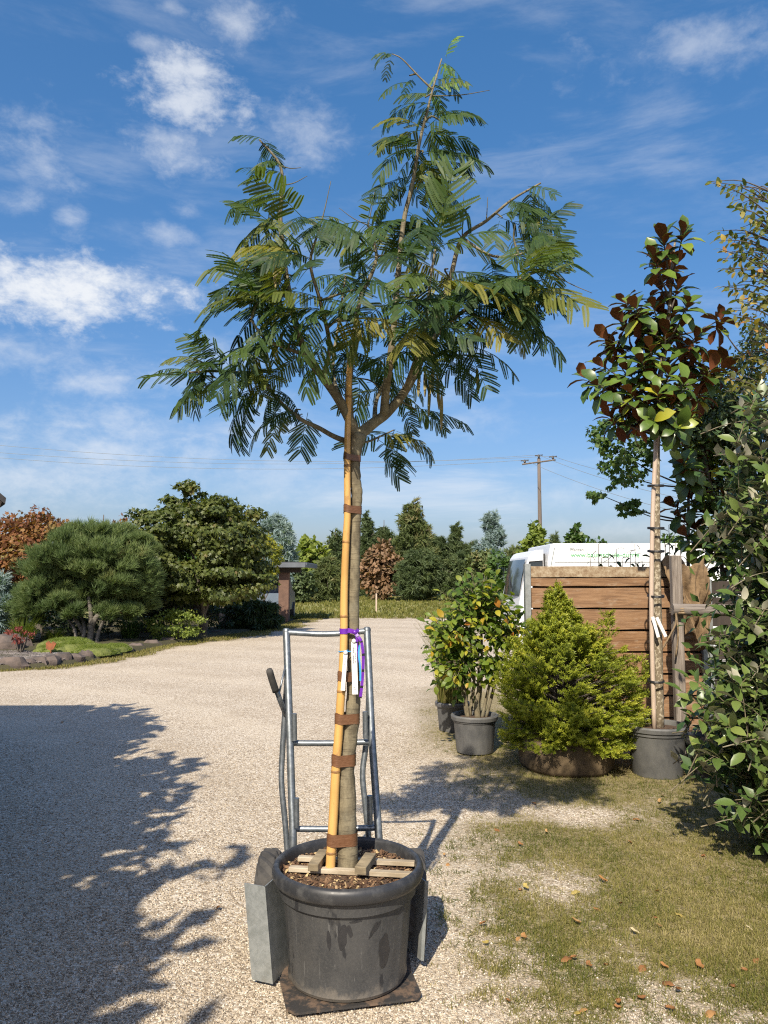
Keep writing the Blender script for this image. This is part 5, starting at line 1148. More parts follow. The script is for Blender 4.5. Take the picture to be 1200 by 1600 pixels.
# ------------------------------------------------------------------ hand truck
def hand_truck():
    root = empty('hand_truck', (-.14, 3.35, 0), 'galvanised steel tree hand truck standing behind the big black pot', 'hand truck')
    G_ = 'galvanised'
    def rail(top, mid, low):
        q = spline([top, mid, low], 8); return MB().tube(q, .0175, 14).build('rail', G_, root, 40)
    lt, lm, lb = at(447.5, 987, 3.76), at(453, 1150, 3.62), Vector((-.405, 3.47, .10)); rt, rm, rb = at(573.5, 985, 3.76), at(581, 1150, 3.62), Vector((-.005, 3.47, .10))
    lm2 = at(458, 1320, 3.50); rm2 = at(592, 1310, 3.50)
    for a, b, c, d in ((lt, lm, lm2, lb), (rt, rm, rm2, rb)):
        q = [a, a.lerp(b, .5), b, b.lerp(c, .5), c, d]; MB().tube(spline(q, 4), .0175, 14).build('rail', G_, root, 40)
        e = MB(); e.lathe([(.0185, 0), (.0185, .012), (.012, .02), (.001, .022)], a - Vector((0, 0, .004)), 14); e.build('rail_cap', G_, root, 40)
    def bar(y, sag, r=.0135, off=0.0):
        t = (y - 987) / (1320 - 987); a = lt.lerp(lm2, t); b = rt.lerp(rm2, t); a = Vector((at(447 + 9 * t, y, a.y).x, a.y, at(447, y, a.y).z)); b = Vector((at(573 + 18 * t, y, b.y).x, b.y, at(573, y - 2, b.y).z)); MB().tube(spline([a, a.lerp(b, .5) + Vector((0, sag * .5, -sag)), b], 8), r, 12).build('crossbar', G_, root, 40)
    bar(988, .012, .014); bar(1161, .004); bar(1295, .004)
    for px, p0, p1, Y in [(459.5, 1115, 1157, 3.60), (570.5, 1112, 1153, 3.60), (463, 1247, 1293, 3.50), (577.5, 1243, 1288, 3.50)]:
        a = at(px, p0, Y); b = at(px + .5, p1, Y); e = MB().tube([a, b], .0125, 12).build('sleeve', G_, root, 40)
    for pts in ([(450, 1040), (446, 1100), (441, 1180), (440, 1225), (446, 1290), (450, 1345)], [(577, 1060), (575, 1120), (571, 1170), (566.5, 1210), (571, 1260), (577, 1320)]):
        q = [at(a, b, 3.72 - .02 * i) for i, (a, b) in enumerate(pts)]; MB().tube(spline(q, 5), .0135, 12).build('brace', G_, root, 40)
    # side handle with rubber grip
    h = MB().tube([at(447, 1118, 3.66), at(438, 1095, 3.62), at(429, 1070, 3.58)], .0125, 12).build('handle', G_, root, True)
    g = spline([at(431, 1080, 3.585), at(425, 1062, 3.56), at(420.5, 1046, 3.54)], 4); gr = MB().tube(g, [.0165] * (len(g) - 1) + [.013], 12); gr.build('grip', 'rubber', h, True)
    MB().tube([at(436, 1084, 3.62), at(446, 1040, 3.70)], .005, 8).build('stay', G_, h, True)
    # wheels: axle at the back
    for s, cx in ((-1, -.505), (1, .135)):
        cyw, rz = 3.50, .195; q = MB(); prof = [(-.045, .11), (-.047, .15), (-.043, .18), (-.030, .193), (0, .196), (.030, .193), (.043, .18), (.047, .15), (.045, .11)]; n = 40; vs = []; fs = []
        for j in range(n):
            a = 2 * math.pi * j / n
            for i, (x, r) in enumerate(prof):
                rr = r + (.004 * (1 if (i + j) % 2 else -1) if 2 <= i <= 6 else 0); vs.append((cx + x, cyw + math.cos(a) * rr, rz + math.sin(a) * rr))
        m = len(prof)
        for j in range(n):
            for i in range(m - 1): a = j * m + i; b = ((j + 1) % n) * m + i; fs.append((a, a + 1, b + 1, b))
        q.add(vs, fs); w = q.build('wheel', 'rubber', root)
        r = MB(); r.tube([(cx - .03, cyw, rz), (cx + .03, cyw, rz)], .112, 24); r.tube([(cx - .055, cyw, rz), (cx + .055, cyw, rz)], .03, 12); r.build('rim', 'hub_silver', w, 40)
    MB().tube([(-.54, 3.5, .195), (.15, 3.5, .195)], .012, 10).build('axle', G_, root, True)
    # bent guard plates either side of the pot
    def guard(o0, o1, i1, top, bot, nm='guard_plate'):
        t = .004; b = MB(); A, B, Cc = [Vector(v) for v in (o0, o1, i1)]
        for p, q in ((A, B), (B, Cc)):
            d = (q - p).normalized(); nn = Vector((-d.y, d.x, 0)) * t; sh = Vector((.035, 0, 0)) if p.x < -.2 else Vector((-.02, 0, 0))
            vs = []
            for e, z in ((p, bot), (q, bot), (q, top), (p, top)): vs.append(Vector((e.x, e.y, z)) + (sh if z == bot else Vector()))
            b.add(vs + [v + nn for v in vs], [(0, 1, 2, 3), (7, 6, 5, 4), (0, 4, 5, 1), (1, 5, 6, 2), (2, 6, 7, 3), (3, 7, 4, 0)])
        b.build(nm, 'galvanised_plate', root)
    guard((-.555, 3.16, 0), (-.467, 3.125, 0), (-.395, 3.36, 0), .385, .02); guard((.182, 3.245, 0), (.170, 3.25, 0), (.085, 3.43, 0), .36, .05)
    # toe plate
    poly = [ground_at(437, 1541), ground_at(447, 1588), ground_at(462, 1595), ground_at(652, 1571), ground_at(658, 1563), ground_at(643, 1528), Vector((.10, 3.5, 0)), Vector((-.39, 3.5, 0))]
    t = MB(); n = len(poly); t.add([(v.x, v.y, .018) for v in poly] + [(v.x, v.y, .026) for v in poly], [tuple(range(n, 2 * n)), tuple(range(n - 1, -1, -1))] + [(i, (i + 1) % n, (i + 1) % n + n, i + n) for i in range(n)]); t.build('toe_plate', 'base_steel', root)
    MB().tube([(-.40, 3.47, .10), (-.005, 3.47, .10)], .015, 10).build('crossbar', G_, root, True)
hand_truck()

# ------------------------------------------------------------------ big pot
POT = Vector((-.145, 3.2, 0.026)); PR = .30; PH = .43
def big_pot():
    root = empty('tree_pot', POT, 'large dusty black plastic pot with rolled rim holding the mimosa tree', 'plant pot')
    n = 180
    def panel(q, z):
        if not .025 < z < .322: return 0
        d = ((q + math.pi / 2 - .05) / (2 * math.pi / 3) + .5) % 1 - .5; d = abs(d) * 120; return -.020 if d < 50 else -.020 * (54 - d) / 4 if d < 54 else (.006 if 55 < d < 57 else 0)
    b = MB(); b.lathe([(.001, .002), (.21, .0), (.228, .006), (.236, .02), (.238, .04), (.245, .12), (.253, .22), (.260, .30), (.262, .318), (.272, .324), (.276, .375), (.278, .385)], POT, n, wob=panel); body = b.build('body', 'pot_plastic', root, 35)
    l = MB(); l.lathe([(.274, .372), (.292, .372), (.299, .380), (.3035, .395), (.3035, .412), (.298, .426), (.288, .432), (.278, .430), (.272, .42), (.270, .40), (.266, .36)], POT, n); l.build('rim', 'pot_lip', root, 50)
    # darker scuffs where the dust was wiped off
    for px, py, w, h, rot in [(514, 1469, .018, .075, .05), (535, 1463, .036, .10, -.1), (546, 1455, .022, .05, .3), (556, 1440, .05, .010, .1), (600, 1487, .052, .135, .04), (583, 1453, .012, .07, -.5), (590, 1447, .01, .05, -.6)]:
        d = direction(px, py); o = Vector((0, 0, CAMH)); a, z = 2.4, 0
        while a < 3.6:
            p = o + d * (a / d.y); zz = p.z - POT.z; r = np.interp(zz, [0, .04, .318], [.234, .238, .262]) * .980
            if (p.xy - POT.xy).length < r: break
            a += .002
        q0 = math.atan2(p.y - POT.y, p.x - POT.x); vs = []; m = 18; rr_ = random.Random(px)
        for j in range(m):
            u = 2 * math.pi * j / m; k = rr_.uniform(.8, 1.08); ex, ez = math.cos(u) * w / 2 * k, math.sin(u) * h / 2 * k; ex, ez = ex * math.cos(rot) - ez * math.sin(rot), ex * math.sin(rot) + ez * math.cos(rot)
            zz = p.z - POT.z + ez; r = np.interp(zz, [0, .04, .12, .22, .30, .318], [.234, .238, .245, .253, .260, .262]) * .980 + .0016; q = q0 + ex / r; vs.append((POT.x + math.cos(q) * r, POT.y + math.sin(q) * r, p.z + ez))
        c = (p.x, p.y - .0, p.z); cz = p.z - POT.z; r = np.interp(cz, [0, .04, .12, .22, .30, .318], [.234, .238, .245, .253, .260, .262]) * .980 + .0016; vs.append((POT.x + math.cos(q0) * r, POT.y + math.sin(q0) * r, p.z))
        MB().add(vs, [(j, (j + 1) % m, m) for j in range(m)]).build('scuff', 'pot_smudge', body)
    s = MB(); s.lathe([(.268, .385), (.2, .39), (.1, .398), (.001, .40)], POT, 48, wob=lambda q, z: .01 * math.sin(q * 9)); so = s.build('soil', 'soil', root, True)
    n = 2600; a = rng.random(n) * 6.283; r = rng.random(n) ** .5 * .262; x = POT.x + np.cos(a) * r; y = POT.y + np.sin(a) * r; z = POT.z + .402 - .014 * (r / .26) + .003 * rng.random(n)
    T = (np.array([(-.3, 0, 0), (.3, .05, 0), (.25, 1, .1), (-.2, .95, 0), (0, .5, .25)], float), np.array([(0, 1, 4), (1, 2, 4), (2, 3, 4), (3, 0, 4)]), np.zeros(4, int))
    me = scatter('bark_mulch', T, np.stack([x, y, z], 1), frames(unit(n) * (1, 1, .35), np.array([0, 0, 1.0]) + unit(n) * .4), .008 + .016 * rng.random(n) ** 2, 'bark_chips'); o = link('bark_mulch', me, root); o['kind'] = 'stuff'
    zt = POT.z + .412
    def batten(p, q, w, h, m, lab, z=zt):
        A = ground_at(*p, z); B = ground_at(*q, z); c = (A + B) / 2; ang = math.atan2(B.y - A.y, B.x - A.x); o = MB().box((0, 0, 0), ((B - A).length, w, h), bev=.002).build('wooden_batten', m); o.location = c; o.rotation_euler = (0, 0, ang); tag(o, lab, 'batten')
    batten((452, 1357), (647, 1367), .030, .018, 'batten_wood', 'long pale batten across the pot soil in front of the trunk'); batten((466, 1341), (648, 1349), .028, .018, 'batten_wood', 'long pale batten half buried in pot soil behind the trunk')
    batten((489, 1356), (506, 1332), .042, .028, 'block_wood', 'short weathered block on the battens left of the bamboo', zt + .024); batten((563, 1361), (579, 1338), .046, .030, 'block_wood', 'short weathered block on the battens right of the trunk', zt + .025)
big_pot()

# ------------------------------------------------------------------ mimosa
TY = 3.2
def mimosa():
    base = at(545, 1352, TY); base.z = POT.z + .37
    root = empty('mimosa_tree', base, 'slender mimosa tree with feathery green crown in the big black pot', 'tree')
    tp = [(545, 1352, .046), (542, 1310, .040), (542, 1250, .037), (541, 1197, .034), (547, 1147, .032), (552, 1097, .029), (552, 1035, .025), (552, 985, .0245), (552, 950, .0245), (553, 900, .024), (554, 860, .023), (556, 800, .0225), (557.5, 770, .024), (555, 750, .0235), (554, 720, .0235), (557, 695, .029), (560, 678, .034)]
    pts = [at(a, b, TY) for a, b, _ in tp]; pts[0] = base; q = spline(pts, 5); rad = np.interp(np.linspace(0, len(tp) - 1, len(q)), range(len(tp)), [c for *_, c in tp])
    rad = [float(r) * (1 + .05 * math.sin(i * 2.1) + (.07 if i % 11 == 0 else 0)) for i, r in enumerate(rad)]
    t = MB(); t.tube(q, rad, 16)
    limbs = [  # (px, py, dy) ..., r0, r1
        ([(558, 685, 0), (546, 655, -.02), (528, 622, -.05), (505, 590, -.08), (480, 556, -.12), (462, 505, -.15), (447, 430, -.12), (438, 345, -.1), (441, 290, -.1), (436, 255, -.12), (405, 218, -.15)], .026, .004),
        ([(546, 655, -.02), (545, 600, .02), (552, 540, .05), (562, 470, .1), (588, 405, .12), (575, 352, .15)], .020, .005),
        ([(560, 680, 0), (585, 660, .02), (605, 645, .04), (632, 612, .06), (650, 580, .1), (664, 545, .12), (690, 480, .15), (706, 425, .18), (722, 372, .18), (760, 345, .15), (800, 312, .12), (845, 286, .1)], .027, .004),
        ([(600, 650, .03), (603, 610, .0), (610, 560, -.05), (617, 490, -.05), (622, 430, -.04), (631, 345, 0), (644, 290, 0), (655, 225, 0), (668, 172, 0), (676, 140, 0), (690, 92, .02)], .021, .003),
        ([(548, 692, 0), (522, 682, .02), (497, 668, .03), (470, 655, .02), (438, 628, 0), (405, 592, -.06), (370, 582, -.1), (335, 580, -.15), (295, 582, -.2)], .013, .004),
        ([(664, 545, .12), (700, 505, .0), (745, 472, -.1), (800, 440, -.18), (852, 420, -.2)], .012, .004),
        ([(632, 612, .06), (650, 560, -.1), (665, 505, -.22), (672, 440, -.3), (680, 390, -.3)], .012, .004),
        ([(505, 590, -.08), (515, 540, -.25), (500, 470, -.35), (485, 410, -.4), (500, 355, -.4)], .011, .004),
        ([(528, 622, -.05), (520, 570, .2), (530, 500, .35), (540, 430, .42)], .011, .004), ([(585, 660, .02), (590, 620, .25), (620, 560, .4), (650, 470, .5)], .012, .004),
        ([(560, 690, .02), (575, 690, .2), (598, 680, .34), (615, 672, .4)], .007, .003), ([(480, 556, -.12), (450, 545, -.22), (415, 530, -.3), (392, 500, -.35)], .009, .004),
        ([(676, 140, 0), (655, 120, 0), (628, 92, .0), (612, 84, 0)], .005, .002), ([(722, 372, .18), (770, 400, .12), (820, 395, .05), (868, 370, 0)], .008, .003)]
    net = []
    for pl, r0, r1 in limbs:
        p = [at(a, b, TY + c) for a, b, c in pl]; s = spline(p, 5); t.tube(s, taper(len(s), r0, r1, .8), 10); net += s[2:]
    tr = t.build('trunk', 'bark_mimosa', root, True)
    # fronds: compound leaves, 14 shared shapes
    def frond(seed, fresh=False):
        r = np.random.default_rng(seed); L = r.uniform(.24, .32); npair = int(r.integers(6, 10)); droop = R(r.uniform(15, 80)); hang = r.uniform(.15, .65); V = []; Fc = []
        ns = 24; pos = np.zeros(3); path = []
        for i in range(ns + 1):
            u = i / ns; a = -droop * u ** 1.3; path.append((pos.copy(), np.array((0, math.cos(a), math.sin(a))))); pos = pos + path[-1][1] * L / ns
        def strip(p0, p1, w, nrm=(0, 0, 1)):
            d = p1 - p0; s = np.cross(d, nrm); s = s / (np.linalg.norm(s) + 1e-9) * w / 2; k = len(V); V.extend([p0 - s, p0 + s, p1 + s, p1 - s]); Fc.append((k, k + 1, k + 2, k + 3))
        for i in range(ns): strip(path[i][0], path[i + 1][0], .0028); strip(path[i][0], path[i + 1][0], .0028, (1, 0, 0))
        for j in range(npair):
            u = .2 + .78 * j / (npair - 1); p, fw = path[int(u * ns)]; up = np.array((0, -fw[2], fw[1])); lp = (.118 * (1 - .45 * abs(u - .55) * 1.6)) * r.uniform(.78, 1.12)
            for sd in (-1, 1):
                if r.random() < .08: continue
                d = np.array((sd * 1.0, 0, 0)) + fw * (.45 + .6 * u + r.normal() * .13) + np.array((0, 0, -hang * r.uniform(.6, 1.4))); d /= np.linalg.norm(d)
                nrm = up * 1.0 + np.array((sd * .35 * hang, 0, 0)) + r.normal(size=3) * .28; bend = r.normal() * .012; nl = 19; pp = p.copy(); prev = p.copy(); dd = d.copy()
                for i in range(nl):
                    dd = dd + np.array((0, 0, -.018)) + fw * bend; dd /= np.linalg.norm(dd); pp = pp + dd * lp / nl
                    if i % 4 == 3: strip(prev, pp, .0014, nrm); prev = pp.copy()
                    sv = np.cross(dd, nrm); sv /= np.linalg.norm(sv); nv = np.cross(sv, dd); ll = .0150 * (1 - .45 * (i / nl) ** 3) * (.75 if i == 0 else 1)
                    for s2 in (-1, 1):
                        ld = sv * s2 + dd * .55 + nv * .10; ld /= np.linalg.norm(ld); wv = dd * .0041 - sv * s2 * .001; k = len(V); V.extend([pp - wv * .4, pp + ld * ll * .6 - wv, pp + ld * ll, pp + ld * ll * .5 + wv]); Fc.append((k, k + 1, k + 2, k + 3))
        return mesh_np('frond', np.array(V), Fc, 'mimosa_fresh' if fresh else 'mimosa_leaf')
    shapes = [frond(s) for s in range(20)]; fresh = [frond(50 + s, True) for s in range(2)]
    # px, py of branch tips, depth, number of fronds, favoured yaw (deg, 0 = away, 90 = left, -90 = right), scale
    tips = [(690, 96, .02, 4, None, .5, 1), (683, 122, .01, 3, -80, .5, 0), (664, 152, 0, 3, 90, .6, 0), (678, 140, 0, 2, -60, .5, 1), (612, 86, 0, 3, 90, .42, 0), (640, 118, 0, 2, 90, .5, 0), (672, 165, 0, 3, 60, .6, 0), (660, 205, 0, 5, None, .8, 0), (690, 190, 0, 3, -90, .85, 0), (652, 235, 0, 5, 70, .9, 0), (660, 240, 0, 4, -90, 1, 0), (640, 280, 0, 3, 95, 1.05, 0), (645, 285, 0, 3, -90, 1.0, 0), (655, 265, 0, 4, -90, .95, 0), (636, 335, 0, 3, -80, .75, 0), (625, 345, 0, 3, 80, .9, 0),
        (418, 226, -.15, 3, 60, .6, 0), (437, 262, -.12, 3, 100, .8, 0), (436, 300, -.1, 3, 90, .9, 0), (438, 335, -.1, 4, 95, 1, 0), (445, 380, -.12, 5, 90, 1, 0), (470, 350, -.3, 4, None, .9, 0), (500, 350, -.4, 4, None, .9, 0),
        (455, 430, -.2, 5, 100, 1, 0), (462, 490, -.2, 6, 95, 1, 0), (485, 410, -.4, 4, 110, 1, 0), (500, 470, -.38, 5, 150, 1, 0), (440, 460, -.3, 4, 110, 1, 0), (425, 525, -.3, 4, 90, .95, 0), (465, 540, -.25, 3, 130, .95, 0),
        (335, 590, -.2, 5, 110, .8, 0), (312, 584, -.2, 3, 95, .65, 0), (350, 590, -.16, 4, 150, .9, 0), (380, 596, -.12, 5, 160, .95, 0), (408, 606, -.06, 4, 130, .9, 0), (430, 605, 0, 4, 20, .9, 0), (455, 640, .02, 3, 100, .85, 0), (470, 640, .05, 2, 40, .85, 0),
        (540, 430, .42, 4, None, 1, 0), (560, 400, .2, 4, None, 1, 0), (535, 500, -.3, 5, 170, 1, 0), (575, 352, .15, 5, None, .9, 0), (590, 400, -.1, 3, 190, 1, 0), (610, 470, -.3, 4, 180, 1, 0), (545, 540, .1, 4, None, 1, 0), (570, 450, -.35, 4, 170, 1, 0), (590, 560, .3, 3, None, .9, 0), (555, 590, .3, 3, None, .9, 0), (600, 610, .4, 3, None, .9, 0), (620, 675, .4, 4, None, .95, 0), (590, 690, .35, 3, None, .9, 0),
        (650, 480, .5, 3, None, 1, 0), (672, 440, -.3, 4, 190, 1, 0), (680, 385, -.3, 4, 200, 1, 0), (640, 400, .1, 4, None, 1, 0), (700, 420, .1, 3, -60, 1, 0), (665, 510, -.22, 5, 190, 1, 0), (690, 500, .1, 5, None, 1, 0), (640, 550, -.1, 4, 190, .9, 0), (680, 560, .1, 4, -100, .8, 0), (720, 510, -.1, 5, -150, 1, 0), (650, 640, .2, 3, -60, .8, 0),
        (800, 312, .12, 4, -90, .85, 0), (828, 294, .1, 3, -80, .6, 0), (785, 340, .1, 4, -150, .85, 0), (805, 350, .05, 4, -80, .85, 0), (825, 378, .02, 4, -90, .75, 0), (810, 395, .05, 4, -140, .9, 0), (800, 440, -.18, 6, -120, 1, 0), (820, 425, -.2, 5, -90, .8, 0), (755, 470, -.12, 6, -160, 1, 0), (805, 465, -.15, 5, -110, .9, 0), (770, 440, -.1, 5, 180, 1, 0), (730, 450, 0, 4, -160, 1, 0), (790, 480, -.1, 4, -130, .9, 0), (735, 545, 0, 3, -120, .8, 0), (830, 460, -.15, 4, -100, .75, 0), (815, 500, -.1, 4, -140, .8, 0), (765, 525, -.05, 4, -150, .9, 0), (420, 455, -.3, 4, 100, .95, 0), (415, 405, -.25, 4, 100, .9, 0), (700, 550, 0, 3, -170, .8, 0)]
    tw = MB(); P = []; kinds = []
    for px, py, dy, nf, yaw, sc, fr in tips:
        e = at(px, py, TY + dy); s = min(net, key=lambda v: (v - e).length + .8 * max(0, v.z - e.z))
        if (s - e).length > .02: qq = spline([s, s.lerp(e, .5) + Vector((random.uniform(-.02, .02), random.uniform(-.02, .02), .015)), e], 4); tw.tube(qq, taper(len(qq), .0055, .003), 6, cap=False)
        out = e - Vector((-.1, TY, e.z)); base_yaw = math.degrees(math.atan2(-out.x, out.y)) if yaw is None else yaw
        v = (e - s); L = v.length
        for k in range(nf):
            y = R(base_yaw + ((k - (nf - 1) / 2) * (150 / max(1, nf)) if yaw is not None else k * 137.5) + random.gauss(0, 16)); pit = R(random.gauss(0, 22)); rol = R(random.gauss(0, 14))
            b = e - (v * min(1, .10 / L) * (k / nf) if L > .02 else Vector()) + Vector((random.gauss(0, .012), random.gauss(0, .012), random.gauss(0, .012))); f = Vector((-math.sin(y) * math.cos(pit), math.cos(y) * math.cos(pit), math.sin(pit))); u = Vector((0, 0, 1)) * random.uniform(.55, 1.0) + Vector((-.25, -.9, 0)) * random.uniform(.1, 1.0) + Vector((random.gauss(0, .22), random.gauss(0, .22), 0))
            xx = f.cross(u).normalized(); u = xx.cross(f).normalized(); m = Matrix.Translation(b) @ Matrix((xx, f, u)).transposed().to_4x4(); P.append((m, sc * random.uniform(.7, 1.15), fr))
    # bare leaf stalks and shoot tips that stick out
    for a, b, Y in [((674, 150), (765, 141), 0), ((722, 372), (725, 300), .18), ((500, 355), (517, 283), -.4), ((437, 258), (470, 262), -.12), ((575, 352), (530, 325), .15), ((722, 372), (700, 335), .18), ((852, 420), (925, 458), -.2), ((760, 345), (762, 308), .15), ((575, 352), (585, 300), .15), ((441, 290), (480, 275), -.1)]:
        tw.tube(spline([at(*a, TY + Y), at((a[0] + b[0]) / 2, (a[1] + b[1]) / 2 + 3, TY + Y), at(*b, TY + Y)], 4), taper(9, .003, .0012), 5)
    cr = tw.build('crown', 'twig_green', root, True); inv = world_of(cr).inverted()
    P = [p for i, p in enumerate(P) if i % 18 != 7][:300]
    extra = []
    for i, (m, s, fr) in enumerate(P):
        o = bpy.data.objects.new('leaf', fresh[i % 2] if fr else shapes[(i * 7 + i // 20) % 20]); C.objects.link(o); o.parent = cr; o.matrix_parent_inverse = inv; o.matrix_basis = m @ Matrix.Diagonal((s, s, s, 1))
    # hanging seed pods and a few dry stalks
    for px, py, l, dy in [(664, 575, 45, .05), (672, 590, 60, .04), (683, 585, 55, .02), (690, 610, 62, .0), (745, 575, 40, 0), (655, 580, 40, .1), (428, 400, 50, -.35), (436, 405, 40, -.35), (676, 575, 40, -.05)]:
        a = at(px, py, TY + dy); b = at(px + random.uniform(-3, 3), py + l, TY + dy); s = Vector((.007, 0, 0)); pd = MB(); n = 8
        vs = []
        for j in range(n + 1): c = a.lerp(b, j / n); w = .0075 * math.sin(math.pi * min(.97, max(.04, j / n))) ** .5; r_ = random.uniform(-.4, .4); d = Vector((math.cos(r_), math.sin(r_), 0)) * w; vs += [c - d + Vector((0, -.0012, 0)), c + d + Vector((0, -.0012, 0)), c + d + Vector((0, .0012, 0)), c - d + Vector((0, .0012, 0))]
        fs = [(j * 4 + k, j * 4 + (k + 1) % 4, j * 4 + 4 + (k + 1) % 4, j * 4 + 4 + k) for j in range(n) for k in range(4)]; pd.add(vs, fs); pd.build('seed_pod', 'pod_tan', cr)
    print('fronds', len(P)); return root
mimosa()
def bamboo():
    bp = [(515.5, 1357, .0195), (518, 1322, .0195), (521, 1272, .0190), (525, 1197, .0185), (529, 1147, .0180), (532, 1097, .0175), (536, 1035, .0168), (537.5, 985, .0165), (537.5, 950, .016), (538.5, 900, .0155), (541, 840, .0150), (543, 800, .0145), (542.5, 740, .0140), (543, 680, .0135), (544, 650, .013), (545, 600, .0125), (546, 560, .012)]
    BY = 3.165
    pts = [at(a, b, BY) for a, b, _ in bp]; pts[0].z = POT.z + .38; q = spline(pts, 4); rad = list(np.interp(np.linspace(0, len(bp) - 1, len(q)), range(len(bp)), [c for *_, c in bp]))
    o = MB().tube(q, [float(r) for r in rad], 14).build('bamboo_stake', 'bamboo', None, True, origin=pts[0]); tag(o, 'long golden bamboo stake tied along the mimosa trunk', 'bamboo stake')
    def at_py(py):
        xs = [a for a, _, _ in bp]; ys = [-b for _, b, _ in bp]; r = [c for *_, c in bp]; return np.interp(-py, ys, xs), np.interp(-py, ys, r)
    for py in (1332, 1205, 1080, 963, 847, 728, 620):
        x, r = at_py(py); p = at(x, py, BY); b = MB(); b.lathe([(r * .99, -.006), (r * 1.06, -.002), (r * 1.10, .0005), (r * 1.04, .004), (r * .99, .006)], p, 16); b.build('node', 'bamboo_node', o, True)
    tx = [(545, 1352), (542, 1310), (541, 1197), (547, 1147), (552, 1097), (552, 985), (553, 900), (556, 800), (554, 720)]
    tr = [.046, .040, .034, .032, .029, .0245, .024, .0225, .0235]
    for py, h in ((1312, 19), (1188, 18), (1123, 16), (1057, 15), (795, 12), (714, 10)):
        x, r = at_py(py); A = at(x, py, BY); xt = np.interp(-py, [-b for _, b in tx], [a for a, _ in tx]); rt_ = float(np.interp(-py, [-b for _, b in tx], tr)); B = at(xt, py, TY); hh = h / F * 3.1; r += .0025; rt_ += .0035
        # convex wrap round both stems
        V2 = [(A.x + math.cos(u) * r, A.y + math.sin(u) * r) for u in np.linspace(0, 6.283, 24)[:-1]] + [(B.x + math.cos(u) * rt_, B.y + math.sin(u) * rt_) for u in np.linspace(0, 6.283, 24)[:-1]]
        V2 = sorted(set(V2)); lo = []
        def half(pp):
            s = []
            for c in pp:
                while len(s) >= 2 and (s[-1][0] - s[-2][0]) * (c[1] - s[-2][1]) - (s[-1][1] - s[-2][1]) * (c[0] - s[-2][0]) <= 0: s.pop()
                s.append(c)
            return s[:-1]
        hull = half(V2) + half(V2[::-1]); n = len(hull); vs = []; fs = []; rows = 7
        for k in range(rows):
            for j, (a, b) in enumerate(hull): vs.append((a, b, A.z + (k / (rows - 1) - .5) * hh + .004 * math.sin(j * .5) * 1.0 + .0012 * math.sin(k * 5 + j)))
        cx = sum(a for a, _ in hull) / n; cyy = sum(b for _, b in hull) / n
        for k in (1, 3, 5):
            for j in range(n): v = vs[k * n + j]; vs[k * n + j] = (cx + (v[0] - cx) * .985, cyy + (v[1] - cyy) * .985, v[2])
        for k in range(rows - 1):
            for j in range(n): fs.append((k * n + j, k * n + (j + 1) % n, (k + 1) * n + (j + 1) % n, (k + 1) * n + j))
        MB().add(vs, fs).build('tape_tie', 'tape_brown', o, True)
    # purple ribbon with black bars
    x, r = at_py(986); A = at(x, 986, BY); B = at(552, 986, TY); rib = empty('marking_ribbon', at(553, 987, BY - .03), 'purple ribbon with black bars knotted round bamboo and trunk', 'ribbon')
    def band(pts, w, m, nm, par, nrm=Vector((0, -1, 0)), bars=None):
        b = MB(); vs = []; fs = []; n = len(pts)
        for i, p in enumerate(pts):
            d = (pts[min(i + 1, n - 1)] - pts[max(i - 1, 0)]).normalized(); s = d.cross(nrm).normalized() * w / 2; vs += [p - s, p + s, p + s + Vector((0, .0012, 0)), p - s + Vector((0, .0012, 0))]
        mi = []
        for i in range(n - 1):
            for k in range(4): fs.append((i * 4 + k, i * 4 + (k + 1) % 4, i * 4 + 4 + (k + 1) % 4, i * 4 + 4 + k)); mi.append(1 if bars and i % bars == bars - 1 else 0)
        b.add(vs, fs); b.mi = mi; return b.build(nm, m if isinstance(m, list) else [m], par, False)
    PB = ['ribbon_purple', 'ribbon_black']; r2 = r + .002
    fr = MB(); vs = []; fs = []; hh = .022; us = np.linspace(0, 2 * math.pi, 25)[:-1]; nn = len(us)
    for k in (0, 1): vs += [(A.x + math.cos(u) * r2, A.y + math.sin(u) * r2, A.z - hh / 2 + hh * k) for u in us]
    fs = [(j, (j + 1) % nn, (j + 1) % nn + nn, j + nn) for j in range(nn)]
    fr.add(vs, fs); fr.build('loop', 'ribbon_purple', rib, True)
    yk = BY - .02; K = at(554.5, 988, yk - .01)
    band(spline([at(543, 985, BY - .015), at(549, 986, yk), K], 5), .018, PB, 'band', rib); band(spline([at(560, 983, TY - .02), at(558, 986, yk), K], 5), .014, PB, 'band', rib)
    MB().lathe([(.001, -.010), (.009, -.006), (.011, .002), (.006, .009), (.001, .011)], K, 10).build('knot', 'ribbon_purple', rib, True)
    band(spline([K, at(558, 996, yk - .015), at(557, 1008, yk - .01), at(559, 1022, yk - .01), at(558.5, 1035, yk)], 8), .012, PB, 'tail', rib, bars=7)
    band(spline([K, at(560, 995, yk - .02), at(565, 1004, yk - .02), at(567.5, 1025, yk - .015), at(567, 1050, yk - .01), at(565, 1075, yk - .01), at(563, 1091, yk - .01)], 6), .012, PB, 'tail', rib, Vector((.3, -1, 0)), bars=6)
    bl = band(spline([at(562, 1008, yk - .012), at(560.5, 1020, yk - .012), at(562, 1035, yk - .014), at(563, 1050, yk - .012), at(563, 1064, yk - .012)], 5), .007, 'ribbon_blue', 'blue_ribbon', None); tag(bl, 'thin light blue ribbon hanging beside the purple ribbon', 'ribbon')
    st = MB(); x1, r1 = at_py(1016); A1 = at(x1, 1017, BY); st.tube([A1 + Vector((math.cos(u) * (r1 + .002), math.sin(u) * (r1 + .002), .003 * math.cos(u))) for u in np.linspace(0, 6.283, 18)], .0022, 5); st.tube([A1 + Vector((r1 * .3, -r1 - .002, 0)), at(549, 1018, BY - .02), at(556, 1017, BY - .02)], .0022, 5); tag(st.build('blue_string', 'ribbon_blue', None, True), 'blue string round the bamboo carrying the white tags', 'string')
